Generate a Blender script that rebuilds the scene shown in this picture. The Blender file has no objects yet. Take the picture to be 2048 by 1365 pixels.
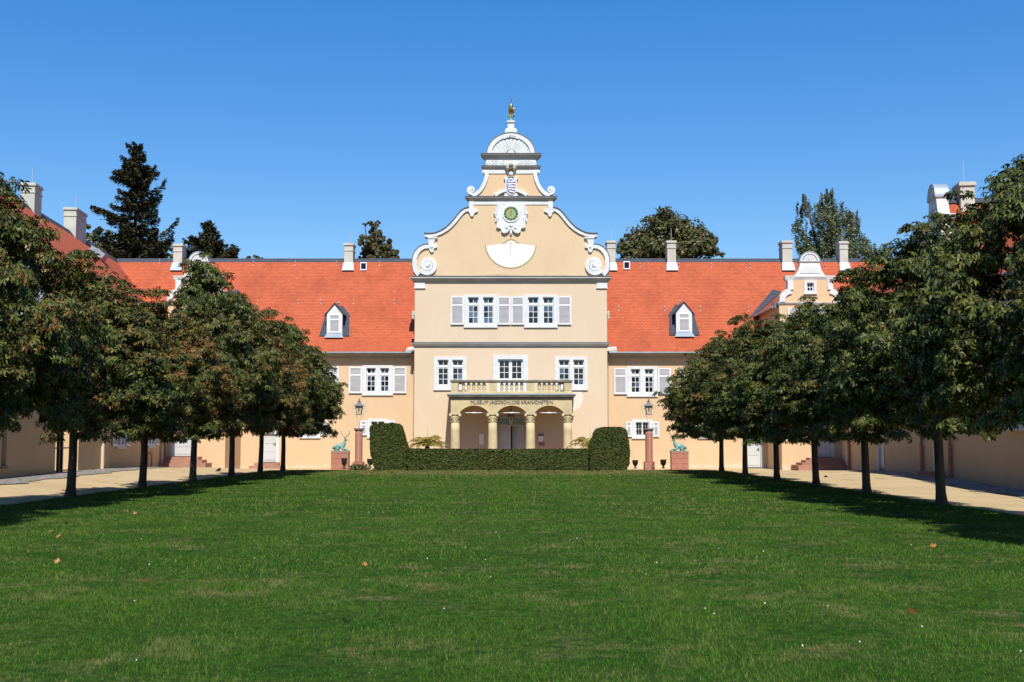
import bpy, bmesh, math, random
import numpy as np
from mathutils import Vector, Matrix

random.seed(7)
RNG = np.random.default_rng(11)
SC = bpy.context.scene
COL = SC.collection
R = math.radians

# ------------------------------------------------------------------ camera model
F = 2400.0                      # focal length in photo pixels (2048 wide)
TILT = math.atan(195.5 / F)
CAMZ = 1.5
CT, ST = math.cos(TILT), math.sin(TILT)

def P(px, py, Y):
    """point of the plane y = Y that the photo shows at pixel (px, py)"""
    dx = (px - 1024.0) / F
    dy = (682.5 - py) / F
    k = Y / (CT - dy * ST)
    return (dx * k, Y, CAMZ + k * (ST + dy * CT))

def PX(px, Y, py=800):
    return P(px, py, Y)[0]

def PZ(py, Y):
    return P(1024, py, Y)[2]

# main planes (metres from the camera)
YC = 66.7        # front of the entrance building
YW = 67.9        # front of the ranges left and right of it
YB = 64.2        # front of the corner buildings
YE = YW - 0.45   # eaves of the ranges
YR = 72.9        # ridge of the ranges
TH = math.atan(0.08625)          # splay of the wings

# ------------------------------------------------------------------ mesh builder
class MB:
    def __init__(self):
        self.v = []; self.f = []; self.mi = []; self.m = 0; self.sm = []
        self.smooth = False
    def add(self, verts, faces):
        b = len(self.v)
        self.v += [tuple(p) for p in verts]
        for fc in faces:
            self.f.append(tuple(b + i for i in fc)); self.mi.append(self.m); self.sm.append(self.smooth)
        return self
    def quad(self, a, b, c, d):
        return self.add([a, b, c, d], [(0, 1, 2, 3)])
    def box(self, x0, x1, y0, y1, z0, z1):
        v = [(x0, y0, z0), (x1, y0, z0), (x1, y1, z0), (x0, y1, z0), (x0, y0, z1), (x1, y0, z1), (x1, y1, z1), (x0, y1, z1)]
        return self.add(v, [(0, 1, 5, 4), (1, 2, 6, 5), (2, 3, 7, 6), (3, 0, 4, 7), (4, 5, 6, 7), (3, 2, 1, 0)])
    def hexa(self, v):
        return self.add(v, [(0, 1, 5, 4), (1, 2, 6, 5), (2, 3, 7, 6), (3, 0, 4, 7), (4, 5, 6, 7), (3, 2, 1, 0)])
    def prism(self, poly, y0, y1):
        """polygon of (x, z) extruded from y0 (front) to y1"""
        n = len(poly)
        area = sum(poly[i][0] * poly[(i + 1) % n][1] - poly[(i + 1) % n][0] * poly[i][1] for i in range(n))
        if area < 0: poly = poly[::-1]
        v = [(x, y0, z) for x, z in poly] + [(x, y1, z) for x, z in poly]
        fs = [tuple(range(n)), tuple(range(2 * n - 1, n - 1, -1))]
        for i in range(n):
            j = (i + 1) % n
            fs.append((i, i + n, j + n, j))
        return self.add(v, fs)
    def prismx(self, poly, x0, x1):
        """polygon of (y, z) extruded along x"""
        n = len(poly)
        v = [(x0, y, z) for y, z in poly] + [(x1, y, z) for y, z in poly]
        fs = [tuple(range(n - 1, -1, -1)), tuple(range(n, 2 * n))]
        for i in range(n):
            j = (i + 1) % n
            fs.append((i, j, j + n, i + n))
        return self.add(v, fs)
    def stroke(self, path, hw, y0, y1):
        """ribbon of half-width hw (number or list) along an (x, z) path, extruded y0..y1"""
        n = len(path)
        L, Rr = [], []
        for i, (x, z) in enumerate(path):
            a = path[max(0, i - 1)]; b = path[min(n - 1, i + 1)]
            tx, tz = b[0] - a[0], b[1] - a[1]
            l = math.hypot(tx, tz) or 1
            h = hw[i] if isinstance(hw, (list, tuple)) else hw
            L.append((x - tz / l * h, z + tx / l * h)); Rr.append((x + tz / l * h, z - tx / l * h))
        for i in range(n - 1):
            q = [L[i], L[i + 1], Rr[i + 1], Rr[i]]
            v = [(x, y0, z) for x, z in q] + [(x, y1, z) for x, z in q]
            fs = [(3, 2, 1, 0), (0, 1, 5, 4), (2, 3, 7, 6)]
            if i == 0: fs.append((3, 0, 4, 7))
            if i == n - 2: fs.append((1, 2, 6, 5))
            self.add(v, fs)
        return self
    def loops(self, loops, cap=True):
        """stack of closed loops with the same count"""
        n = len(loops[0]); v = []; fs = []
        for lp in loops: v += lp
        for k in range(len(loops) - 1):
            for i in range(n):
                j = (i + 1) % n
                fs.append((k * n + i, k * n + j, (k + 1) * n + j, (k + 1) * n + i))
        if cap:
            fs.append(tuple(range(n - 1, -1, -1)))
            fs.append(tuple(range((len(loops) - 1) * n, len(loops) * n)))
        return self.add(v, fs)
    def cornice(self, x0, x1, yw, yb, prof):
        """prof = [(projection, z)] from low to high, mitred round both ends"""
        return self.loops([[(x0 - d, yw - d, z), (x1 + d, yw - d, z), (x1 + d, yb, z), (x0 - d, yb, z)] for d, z in prof])
    def lathe(self, c, prof, n=20, cap=True):
        return self.loops([[(c[0] + r * math.cos(2 * math.pi * i / n), c[1] + r * math.sin(2 * math.pi * i / n), c[2] + z) for i in range(n)] for r, z in prof], cap)
    def tube(self, path, rad, n=6, cap=True):
        path = [Vector(p) for p in path]; loops = []
        m = len(path)
        for i, p in enumerate(path):
            t = (path[min(m - 1, i + 1)] - path[max(0, i - 1)])
            if t.length < 1e-9: t = Vector((0, 0, 1))
            t.normalize()
            a = t.cross(Vector((0, 0, 1)))
            if a.length < 0.05: a = t.cross(Vector((1, 0, 0)))
            a.normalize(); b = t.cross(a).normalized()
            r = rad[i] if isinstance(rad, (list, tuple)) else rad
            loops.append([tuple(p + a * (r * math.cos(2 * math.pi * k / n)) + b * (r * math.sin(2 * math.pi * k / n))) for k in range(n)])
        return self.loops(loops, cap)
    def disc(self, cx, cz, r, y0, y1, n=24):
        return self.prism([(cx + r * math.cos(2 * math.pi * i / n), cz + r * math.sin(2 * math.pi * i / n)) for i in range(n)], y0, y1)
    def ball(self, c, rx, ry, rz, n=12, m=8):
        lp = []
        for k in range(m + 1):
            a = -math.pi / 2 + math.pi * k / m
            cr = max(math.cos(a), 0.02)
            lp.append([(c[0] + rx * cr * math.cos(2 * math.pi * i / n), c[1] + ry * cr * math.sin(2 * math.pi * i / n), c[2] + rz * math.sin(a)) for i in range(n)])
        return self.loops(lp)
    def plate(self, x0, x1, z0, z1, holes, yf, yb, sides=True):
        """flat plate with rectangular holes (hx0,hx1,hz0,hz1); reveals run yf..yb"""
        xs = sorted({x0, x1} | {h[0] for h in holes} | {h[1] for h in holes})
        zs = sorted({z0, z1} | {h[2] for h in holes} | {h[3] for h in holes})
        for i in range(len(xs) - 1):
            for k in range(len(zs) - 1):
                cx, cz = (xs[i] + xs[i + 1]) / 2, (zs[k] + zs[k + 1]) / 2
                if any(h[0] < cx < h[1] and h[2] < cz < h[3] for h in holes): continue
                self.quad((xs[i], yf, zs[k]), (xs[i + 1], yf, zs[k]), (xs[i + 1], yf, zs[k + 1]), (xs[i], yf, zs[k + 1]))
        for a, b, c, d in holes:
            self.quad((a, yf, c), (a, yb, c), (a, yb, d), (a, yf, d))
            self.quad((b, yb, c), (b, yf, c), (b, yf, d), (b, yb, d))
            self.quad((a, yb, c), (a, yf, c), (b, yf, c), (b, yb, c))
            self.quad((a, yf, d), (a, yb, d), (b, yb, d), (b, yf, d))
        if sides:
            self.quad((x0, yb, z0), (x0, yf, z0), (x0, yf, z1), (x0, yb, z1))
            self.quad((x1, yf, z0), (x1, yb, z0), (x1, yb, z1), (x1, yf, z1))
            self.quad((x0, yf, z1), (x1, yf, z1), (x1, yb, z1), (x0, yb, z1))
            self.quad((x0, yb, z0), (x1, yb, z0), (x1, yf, z0), (x0, yf, z0))
        return self
    def build(self, name, mats, parent=None, off=(0, 0, 0), uv=False, smooth_angle=None):
        if not isinstance(mats, (list, tuple)): mats = [mats]
        me = bpy.data.meshes.new(name)
        ox, oy, oz = off
        me.from_pydata([(x - ox, y - oy, z - oz) for x, y, z in self.v], [], self.f)
        for m in mats: me.materials.append(m)
        me.polygons.foreach_set('material_index', self.mi)
        me.polygons.foreach_set('use_smooth', self.sm)
        if uv:
            ul = me.uv_layers.new(name='UVMap')
            for p in me.polygons:
                n = p.normal
                t = Vector((0, 0, 1)).cross(n)
                if t.length < 0.05: t = Vector((1, 0, 0))
                t.normalize(); b = n.cross(t)
                for li in p.loop_indices:
                    co = me.vertices[me.loops[li].vertex_index].co
                    ul.data[li].uv = (co.dot(t), co.dot(b))
        me.update()
        o = bpy.data.objects.new(name, me)
        COL.objects.link(o)
        if parent is not None: o.parent = parent
        return o

def tag(o, label=None, cat=None, group=None, kind=None):
    if label: o['label'] = label
    if cat: o['category'] = cat
    if group: o['group'] = group
    if kind: o['kind'] = kind
    return o

def thing(name, label, cat, loc=(0, 0, 0), rz=0.0, group=None):
    o = bpy.data.objects.new(name, None)
    COL.objects.link(o)
    o.location = loc; o.rotation_euler = (0, 0, rz); o.empty_display_size = 0.3
    return tag(o, label, cat, group)

KIDS = {}
def copy_tree(o, parent=None):
    c = o.copy(); COL.objects.link(c)
    if parent is not None: c.parent = parent
    for ch in [x for x in COL.objects if x.parent == o]:
        copy_tree(ch, c)
    return c

def text(name, body, size, loc, mat, parent=None, rot=(R(90), 0, 0), ext=0.006, align='CENTER', sx=1.0, off_=0.0):
    cu = bpy.data.curves.new(name, 'FONT')
    cu.body = body; cu.size = size; cu.extrude = ext; cu.align_x = align; cu.align_y = 'CENTER'
    cu.resolution_u = 3; cu.offset = off_
    cu.materials.append(mat)
    tmp = bpy.data.objects.new(name, cu)
    me = bpy.data.meshes.new_from_object(tmp)
    bpy.data.objects.remove(tmp); bpy.data.curves.remove(cu)
    me.name = name
    if not me.materials: me.materials.append(mat)
    o = bpy.data.objects.new(name, me); COL.objects.link(o)
    o.location = loc; o.rotation_euler = rot; o.scale = (sx, 1, 1)
    if parent is not None: o.parent = parent
    return o

# ------------------------------------------------------------------ materials
def newmat(name):
    m = bpy.data.materials.new(name); m.use_nodes = True
    nt = m.node_tree
    return m, nt, nt.nodes['Principled BSDF']

def nd(nt, typ, **kw):
    n = nt.nodes.new(typ)
    for k, v in kw.items(): setattr(n, k, v)
    return n

def setin(nt, sock, val):
    if isinstance(val, bpy.types.NodeSocket): nt.links.new(val, sock)
    elif isinstance(val, (tuple, list)) and len(val) == 3 and sock.type == 'RGBA': sock.default_value = (*val, 1)
    else: sock.default_value = val

def position(nt, scale=(1, 1, 1)):
    g = nd(nt, 'ShaderNodeNewGeometry')
    if scale == (1, 1, 1): return g.outputs['Position']
    m = nd(nt, 'ShaderNodeMapping'); m.inputs['Scale'].default_value = scale
    nt.links.new(g.outputs['Position'], m.inputs['Vector'])
    return m.outputs['Vector']

def objcoord(nt, scale=(1, 1, 1)):
    g = nd(nt, 'ShaderNodeTexCoord')
    m = nd(nt, 'ShaderNodeMapping'); m.inputs['Scale'].default_value = scale
    nt.links.new(g.outputs['Object'], m.inputs['Vector'])
    return m.outputs['Vector']

def noise(nt, vec, scale, detail=4, rough=0.55, dist=0.0):
    n = nd(nt, 'ShaderNodeTexNoise')
    nt.links.new(vec, n.inputs['Vector'])
    n.inputs['Scale'].default_value = scale; n.inputs['Detail'].default_value = detail
    n.inputs['Roughness'].default_value = rough; n.inputs['Distortion'].default_value = dist
    return n.outputs['Fac']

def mapr(nt, val, a, b, c=0.0, d=1.0, smooth=False):
    n = nd(nt, 'ShaderNodeMapRange'); n.clamp = True
    if smooth: n.interpolation_type = 'SMOOTHSTEP'
    setin(nt, n.inputs['Value'], val)
    for k, v in (('From Min', a), ('From Max', b), ('To Min', c), ('To Max', d)): setin(nt, n.inputs[k], v)
    return n.outputs['Result']

def mix(nt, fac, a, b, mode='MIX'):
    n = nd(nt, 'ShaderNodeMix', data_type='RGBA', blend_type=mode)
    setin(nt, n.inputs[0], fac); setin(nt, n.inputs[6], a); setin(nt, n.inputs[7], b)
    return n.outputs[2]

def math_(nt, op, a, b=None):
    n = nd(nt, 'ShaderNodeMath', operation=op)
    setin(nt, n.inputs[0], a)
    if b is not None: setin(nt, n.inputs[1], b)
    return n.outputs[0]

def bump(nt, bsdf, h, strength=0.3, dist=0.02):
    n = nd(nt, 'ShaderNodeBump'); n.inputs['Strength'].default_value = strength; n.inputs['Distance'].default_value = dist
    nt.links.new(h, n.inputs['Height']); nt.links.new(n.outputs['Normal'], bsdf.inputs['Normal'])

def simple(name, c1, c2=None, scale=3.0, rough=0.8, bmp=0.0, metal=0.0, spec=0.5, detail=5, scale_vec=(1, 1, 1), lo=0.3, hi=0.7):
    m, nt, b = newmat(name)
    b.inputs['Roughness'].default_value = rough; b.inputs['Metallic'].default_value = metal
    b.inputs['Specular IOR Level'].default_value = spec
    if c2 is None: c2 = tuple(min(1, x * 0.82) for x in c1)
    n = noise(nt, objcoord(nt, scale_vec), scale, detail)
    nt.links.new(mix(nt, mapr(nt, n, lo, hi), c1, c2), b.inputs['Base Color'])
    if bmp: bump(nt, b, n, bmp)
    return m

def plaster(name, col, dirt, pale, soot=None):
    m, nt, b = newmat(name)
    b.inputs['Roughness'].default_value = 0.92; b.inputs['Specular IOR Level'].default_value = 0.15
    pos = position(nt)
    n1 = noise(nt, pos, 0.55, 5, 0.6); n2 = noise(nt, pos, 9.0, 4)
    c = mix(nt, mapr(nt, n1, 0.35, 0.70, 0, 0.6), col, dirt)
    n4 = noise(nt, position(nt, (2.2, 2.2, 0.35)), 1.3, 5, 0.65)     # rain streaks
    c = mix(nt, mapr(nt, n4, 0.50, 0.72, 0, 0.4), c, dirt)
    # rising damp and flaking near the ground
    sep = nd(nt, 'ShaderNodeSeparateXYZ'); nt.links.new(pos, sep.inputs[0])
    hgt = mapr(nt, sep.outputs[2], 0.0, 0.75, 1.0, 0.0)
    n3 = noise(nt, position(nt, (1, 1, 2.5)), 1.7, 6, 0.65)
    w = mapr(nt, math_(nt, 'MULTIPLY', n3, hgt), 0.42, 0.54, 0, 0.7)
    c = mix(nt, w, c, pale)
    if soot:                                      # soot and run-off marks just above the ledge
        hz = mapr(nt, sep.outputs[2], soot, soot + 0.5, 1.0, 0.0)
        n5 = noise(nt, position(nt, (0.8, 0.8, 1.6)), 0.9, 5, 0.6)
        c = mix(nt, mapr(nt, math_(nt, 'MULTIPLY', hz, n5), 0.30, 0.52, 0, 0.75), c, (0.16, 0.12, 0.07))
    nt.links.new(mix(nt, mapr(nt, n2, 0.3, 0.7, 0.0, 0.2), c, dirt), b.inputs['Base Color'])
    bump(nt, b, n2, 0.15, 0.01)
    return m

def tiles(name, a, bcol, dark, tw=0.18, th=0.155):
    m, nt, b = newmat(name)
    b.inputs['Roughness'].default_value = 0.8; b.inputs['Specular IOR Level'].default_value = 0.25
    uv = nd(nt, 'ShaderNodeUVMap').outputs['UV']
    br = nd(nt, 'ShaderNodeTexBrick')
    nt.links.new(uv, br.inputs['Vector'])
    br.inputs['Color1'].default_value = (*a, 1); br.inputs['Color2'].default_value = (*bcol, 1); br.inputs['Mortar'].default_value = (*dark, 1)
    br.inputs['Scale'].default_value = 1.0; br.inputs['Mortar Size'].default_value = 0.016; br.inputs['Mortar Smooth'].default_value = 0.4
    br.inputs['Bias'].default_value = 0.0; br.inputs['Brick Width'].default_value = tw; br.inputs['Row Height'].default_value = th
    pos = position(nt)
    n1 = noise(nt, pos, 0.5, 6, 0.62); n2 = noise(nt, pos, 3.0, 4)
    c = mix(nt, mapr(nt, n1, 0.46, 0.74, 0, 0.75), br.outputs['Color'], tuple(x * 0.62 for x in bcol))
    c = mix(nt, mapr(nt, n2, 0.35, 0.7, 0, 0.25), c, tuple(min(1, x * 1.25) for x in a))
    nt.links.new(c, b.inputs['Base Color'])
    sep = nd(nt, 'ShaderNodeSeparateXYZ'); nt.links.new(uv, sep.inputs[0])
    saw = math_(nt, 'FRACT', math_(nt, 'DIVIDE', sep.outputs[1], th))
    h = math_(nt, 'ADD', math_(nt, 'MULTIPLY', saw, -1.0), br.outputs['Fac'])
    bump(nt, b, h, 0.6, 0.03)
    return m

M = {}
M['plaster'] = plaster('cream_plaster', (0.635, 0.455, 0.28), (0.57, 0.39, 0.225), (0.62, 0.54, 0.42))
M['plaster_light'] = plaster('pale_cream_plaster', (0.635, 0.505, 0.36), (0.58, 0.445, 0.30), (0.64, 0.56, 0.45))
M['plaster_gable'] = plaster('sooty_gable_plaster', (0.63, 0.475, 0.305), (0.57, 0.41, 0.245), (0.62, 0.54, 0.42), PZ(556, YC))
M['trim'] = simple('white_painted_stone', (0.65, 0.66, 0.645), (0.55, 0.56, 0.54), 2.5, 0.75)
M['trimgrey'] = simple('weathered_grey_stone', (0.50, 0.48, 0.43), (0.36, 0.35, 0.32), 1.5, 0.85)
M['lead'] = simple('weathered_lead', (0.17, 0.18, 0.19), (0.11, 0.115, 0.12), 2.0, 0.55, metal=0.2)
M['zinc'] = simple('pale_zinc', (0.33, 0.38, 0.43), (0.26, 0.31, 0.36), 2.0, 0.5, metal=0.3)
M['eave'] = simple('grey_painted_eaves', (0.34, 0.30, 0.25), (0.27, 0.24, 0.20), 1.0, 0.7)
M['wood'] = simple('white_window_wood', (0.69, 0.70, 0.71), (0.63, 0.64, 0.65), 4.0, 0.45)
M['slat'] = simple('grey_louvre_slats', (0.45, 0.445, 0.445), (0.39, 0.385, 0.385), 3.0, 0.6)
M['door'] = simple('pale_grey_door', (0.55, 0.56, 0.55), (0.48, 0.49, 0.48), 1.6, 0.5)
M['sand'] = simple('yellow_sandstone', (0.60, 0.48, 0.265), (0.43, 0.35, 0.20), 1.8, 0.9, 0.2)
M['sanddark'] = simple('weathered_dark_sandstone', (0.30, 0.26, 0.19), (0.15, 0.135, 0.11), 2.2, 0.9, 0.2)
M['redstone'] = simple('red_sandstone', (0.45, 0.18, 0.118), (0.33, 0.14, 0.095), 2.5, 0.85, 0.25)
M['stepstone'] = simple('brown_red_step_stone', (0.42, 0.20, 0.14), (0.28, 0.155, 0.11), 2.0, 0.9, 0.2)
M['verdigris'] = simple('verdigris_bronze', (0.20, 0.42, 0.36), (0.07, 0.16, 0.14), 6.0, 0.6, 0.2, metal=0.1)
M['gold'] = simple('gilded_metal', (0.85, 0.55, 0.15), (0.6, 0.34, 0.08), 8.0, 0.28, metal=1.0)
M['iron'] = simple('dark_iron', (0.03, 0.03, 0.032), (0.05, 0.048, 0.045), 5.0, 0.5, metal=0.6)
M['letter'] = simple('grey_blue_letters', (0.05, 0.052, 0.06), None, 5.0, 0.5)
M['paleiron'] = simple('pale_grey_iron', (0.48, 0.46, 0.44), (0.40, 0.38, 0.36), 5.0, 0.5)
M['white'] = simple('white_paint', (0.86, 0.87, 0.88), (0.80, 0.82, 0.83), 1.5, 0.7)
M['olive'] = simple('olive_paint', (0.36, 0.31, 0.13), (0.30, 0.27, 0.12), 2.0, 0.8)
M['clockgreen'] = simple('sage_green_enamel', (0.26, 0.36, 0.15), (0.22, 0.31, 0.12), 3.0, 0.5)
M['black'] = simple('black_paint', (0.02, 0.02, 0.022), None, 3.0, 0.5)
M['blue'] = simple('heraldic_blue', (0.06, 0.16, 0.42), (0.10, 0.24, 0.50), 5.0, 0.5)
M['red'] = simple('heraldic_red', (0.40, 0.03, 0.04), (0.30, 0.03, 0.03), 5.0, 0.5)
M['faded'] = simple('faded_brown_paint', (0.55, 0.38, 0.24), (0.62, 0.45, 0.3), 5.0, 0.8)
M['lamp_glass'] = simple('lantern_glass', (0.62, 0.52, 0.36), (0.5, 0.42, 0.3), 4.0, 0.15)
M['bark'] = simple('grey_brown_bark', (0.075, 0.058, 0.042), (0.03, 0.024, 0.018), 9.0, 0.95, 0.6, scale_vec=(1, 1, 0.3))
M['slate'] = tiles('blue_grey_slate', (0.055, 0.066, 0.085), (0.075, 0.085, 0.105), (0.02, 0.022, 0.026), 0.22, 0.16)
M['slate_pale'] = tiles('pale_slate_cladding', (0.22, 0.26, 0.31), (0.28, 0.32, 0.36), (0.10, 0.11, 0.13), 0.34, 0.30)
M['tile'] = tiles('orange_clay_tiles', (0.50, 0.115, 0.046), (0.41, 0.088, 0.036), (0.27, 0.06, 0.03), 0.2, 0.13)
M['chim'] = simple('pale_rendered_chimney', (0.52, 0.51, 0.43), (0.40, 0.39, 0.34), 1.6, 0.9)
M['stain'] = simple('grey_white_stain', (0.70, 0.66, 0.57), (0.64, 0.57, 0.46), 2.0, 0.9)

def glass_mat(name, c1, c2):
    m, nt, b = newmat(name)
    n = noise(nt, position(nt), 0.9, 2)
    nt.links.new(mix(nt, mapr(nt, n, 0.4, 0.6), c1, c2), b.inputs['Base Color'])
    b.inputs['Roughness'].default_value = 0.06; b.inputs['IOR'].default_value = 1.52
    return m
M['glass'] = glass_mat('old_window_glass', (0.006, 0.007, 0.009), (0.012, 0.012, 0.014))
M['glass_sky'] = glass_mat('window_glass_painted_sky_reflection', (0.05, 0.075, 0.12), (0.10, 0.14, 0.20))  # sky reflection painted into some panes as a blue-grey base colour

def grass_mat(name, blades):
    m, nt, b = newmat(name)
    b.inputs['Roughness'].default_value = 0.8 if blades else 0.95
    b.inputs['Specular IOR Level'].default_value = 0.08 if blades else 0.03
    pos = position(nt)
    big = noise(nt, pos, 0.22, 4, 0.6); mid = noise(nt, pos, 0.9, 5, 0.62); fine = noise(nt, pos, 22.0, 3, 0.6)
    stripe = noise(nt, position(nt, (0.25, 1.0, 1.0)), 0.55, 3)
    c = mix(nt, mapr(nt, mid, 0.32, 0.68), (0.024, 0.082, 0.007), (0.062, 0.142, 0.013))
    c = mix(nt, mapr(nt, big, 0.35, 0.65, 0.0, 0.85), c, (0.052, 0.120, 0.010))
    dry = math_(nt, 'MULTIPLY', mapr(nt, stripe, 0.40, 0.60, 0.15, 1), mapr(nt, noise(nt, pos, 1.5, 7, 0.75), 0.47, 0.60, 0, 1))
    c = mix(nt, math_(nt, 'MULTIPLY', dry, 0.9), c, (0.27, 0.215, 0.09))
    sp0 = nd(nt, 'ShaderNodeSeparateXYZ'); nt.links.new(pos, sp0.inputs[0])
    wob = math_(nt, 'MULTIPLY', noise(nt, position(nt, (1, 0.12, 1)), 0.6, 2), 1.2)
    lane = math_(nt, 'SINE', math_(nt, 'MULTIPLY', math_(nt, 'ADD', sp0.outputs[0], wob), 3.6))
    c = mix(nt, mapr(nt, lane, -0.5, 0.5, 0.0, 0.5, True), c, (0.076, 0.152, 0.015))
    tuft = noise(nt, pos, 7.5, 4, 0.65)
    c = mix(nt, mapr(nt, tuft, 0.34, 0.60, 0.85, 0.0), c, (0.012, 0.038, 0.005))
    # bare dry strip in front of the hedge
    sep = nd(nt, 'ShaderNodeSeparateXYZ'); nt.links.new(pos, sep.inputs[0])
    w = math_(nt, 'MULTIPLY', mapr(nt, sep.outputs[1], 47.5, 52.5, 0, 1, True), mapr(nt, sep.outputs[1], 58.5, 59.5, 1, 0))
    ax = math_(nt, 'ABSOLUTE', sep.outputs[0])
    w = math_(nt, 'MULTIPLY', w, mapr(nt, ax, 6.6, 8.6, 1, 0.15))
    w = math_(nt, 'MULTIPLY', w, mapr(nt, noise(nt, pos, 1.4, 5, 0.7), 0.40, 0.60, 0.0, 0.95))
    c = mix(nt, w, c, (0.27, 0.165, 0.085))
    if blades:
        at = nd(nt, 'ShaderNodeAttribute'); at.attribute_name = 'tint'
        sp = nd(nt, 'ShaderNodeSeparateColor'); nt.links.new(at.outputs['Color'], sp.inputs[0])
        c = mix(nt, mapr(nt, sp.outputs[0], 0.0, 1.0, 0.0, 0.5), c, (0.085, 0.17, 0.018))
        c = mix(nt, mapr(nt, sp.outputs[1], 0.90, 0.96, 0.0, 0.7), c, (0.26, 0.22, 0.09))
        nt.links.new(c, b.inputs['Base Color'])
    else:
        c = mix(nt, mapr(nt, fine, 0.3, 0.7, 0.45, 0.85), c, (0.010, 0.028, 0.005))
        nt.links.new(c, b.inputs['Base Color'])
        bump(nt, b, fine, 0.6, 0.03)
    return m
M['lawn'] = grass_mat('mown_lawn', False)
M['blade'] = grass_mat('grass_blades', True)

def gravel_mat():
    m, nt, b = newmat('sandy_gravel')
    b.inputs['Roughness'].default_value = 0.95; b.inputs['Specular IOR Level'].default_value = 0.1
    pos = position(nt)
    n1 = noise(nt, pos, 0.5, 6, 0.65); n2 = noise(nt, pos, 14.0, 5, 0.7)
    c = mix(nt, mapr(nt, n1, 0.35, 0.7), (0.54, 0.405, 0.225), (0.44, 0.32, 0.175))
    c = mix(nt, mapr(nt, n2, 0.38, 0.62, 0.0, 0.4), c, (0.34, 0.27, 0.17))
    n3 = noise(nt, position(nt, (1.0, 0.35, 1)), 1.1, 6, 0.7)
    c = mix(nt, mapr(nt, n3, 0.57, 0.72, 0, 0.8), c, (0.16, 0.19, 0.06))      # weeds and moss in the gravel
    nt.links.new(c, b.inputs['Base Color']); bump(nt, b, n2, 0.5, 0.03)
    return m
M['gravel'] = gravel_mat()

def cobble_mat():
    m, nt, b = newmat('grey_cobbles')
    b.inputs['Roughness'].default_value = 0.85
    vo = nd(nt, 'ShaderNodeTexVoronoi'); vo.inputs['Scale'].default_value = 7.0
    pos = position(nt); nt.links.new(pos, vo.inputs['Vector'])
    sc = nd(nt, 'ShaderNodeSeparateColor'); nt.links.new(vo.outputs['Color'], sc.inputs[0])
    c = mix(nt, sc.outputs[0], (0.26, 0.25, 0.25), (0.42, 0.36, 0.31))
    c = mix(nt, mapr(nt, vo.outputs['Distance'], 0.35, 0.6, 0, 0.9), c, (0.11, 0.10, 0.085))
    c = mix(nt, mapr(nt, noise(nt, pos, 1.0, 5), 0.5, 0.7, 0, 0.5), c, (0.18, 0.19, 0.09))
    nt.links.new(c, b.inputs['Base Color']); bump(nt, b, math_(nt, 'MULTIPLY', vo.outputs['Distance'], -1.0), 0.6, 0.04)
    return m
M['cobble'] = cobble_mat()

def leaf_mat(name, c1, c2, brown, rough=0.5, spec=0.4, tr=0.0):
    """tint.r = leaf to leaf variation, tint.g = browning, Object Info colour red = how browned this tree is"""
    m, nt, b = newmat(name)
    b.inputs['Roughness'].default_value = rough; b.inputs['Specular IOR Level'].default_value = spec
    at = nd(nt, 'ShaderNodeAttribute'); at.attribute_name = 'tint'
    sp = nd(nt, 'ShaderNodeSeparateColor'); nt.links.new(at.outputs['Color'], sp.inputs[0])
    oi = nd(nt, 'ShaderNodeObjectInfo')
    so = nd(nt, 'ShaderNodeSeparateColor'); nt.links.new(oi.outputs['Color'], so.inputs[0])
    c = mix(nt, sp.outputs[0], c1, c2)
    w = mapr(nt, math_(nt, 'ADD', sp.outputs[1], so.outputs[0]), 1.0, 1.3, 0, 0.9)
    c = mix(nt, w, c, brown)
    nt.links.new(c, b.inputs['Base Color'])
    return m
M['leaf'] = leaf_mat('chestnut_leaves', (0.017, 0.031, 0.005), (0.118, 0.126, 0.021), (0.17, 0.075, 0.016), 0.5, 0.25)
M['leaf_round'] = leaf_mat('broad_tree_leaves', (0.028, 0.054, 0.012), (0.085, 0.115, 0.026), (0.1, 0.07, 0.02))
M['leaf_birch'] = leaf_mat('birch_leaves', (0.055, 0.10, 0.038), (0.125, 0.18, 0.075), (0.09, 0.08, 0.03))
M['needle'] = leaf_mat('dark_conifer_needles', (0.014, 0.030, 0.016), (0.046, 0.068, 0.030), (0.06, 0.045, 0.015), 0.6, 0.3)
M['needle_light'] = leaf_mat('yellow_green_conifer_needles', (0.030, 0.048, 0.016), (0.085, 0.098, 0.028), (0.09, 0.06, 0.02), 0.6, 0.3)
M['hedge'] = leaf_mat('clipped_hedge_leaves', (0.013, 0.042, 0.006), (0.034, 0.086, 0.012), (0.08, 0.08, 0.02), 0.6, 0.15)
M['palm'] = leaf_mat('palm_fronds', (0.30, 0.36, 0.06), (0.55, 0.46, 0.10), (0.4, 0.25, 0.06), 0.5, 0.4)
M['ivy'] = leaf_mat('shrub_leaves', (0.04, 0.09, 0.02), (0.08, 0.14, 0.03), (0.1, 0.07, 0.02))
M['fallen'] = leaf_mat('fallen_autumn_leaf', (0.42, 0.16, 0.03), (0.50, 0.30, 0.07), (0.3, 0.1, 0.03))
M['hedgecore'] = simple('hedge_twigs', (0.010, 0.016, 0.006), (0.018, 0.024, 0.008), 8.0, 0.95)
M['flower'] = simple('white_clover', (0.75, 0.73, 0.66), None, 3.0, 0.8)
# ------------------------------------------------------------------ shared building pieces
def rect(px0, px1, py0, py1, Y):
    """photo rectangle -> (x0, x1, z0, z1) on plane Y"""
    pm = (py0 + py1) / 2
    return (PX(px0, Y, pm), PX(px1, Y, pm), PZ(py1, Y), PZ(py0, Y))

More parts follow.
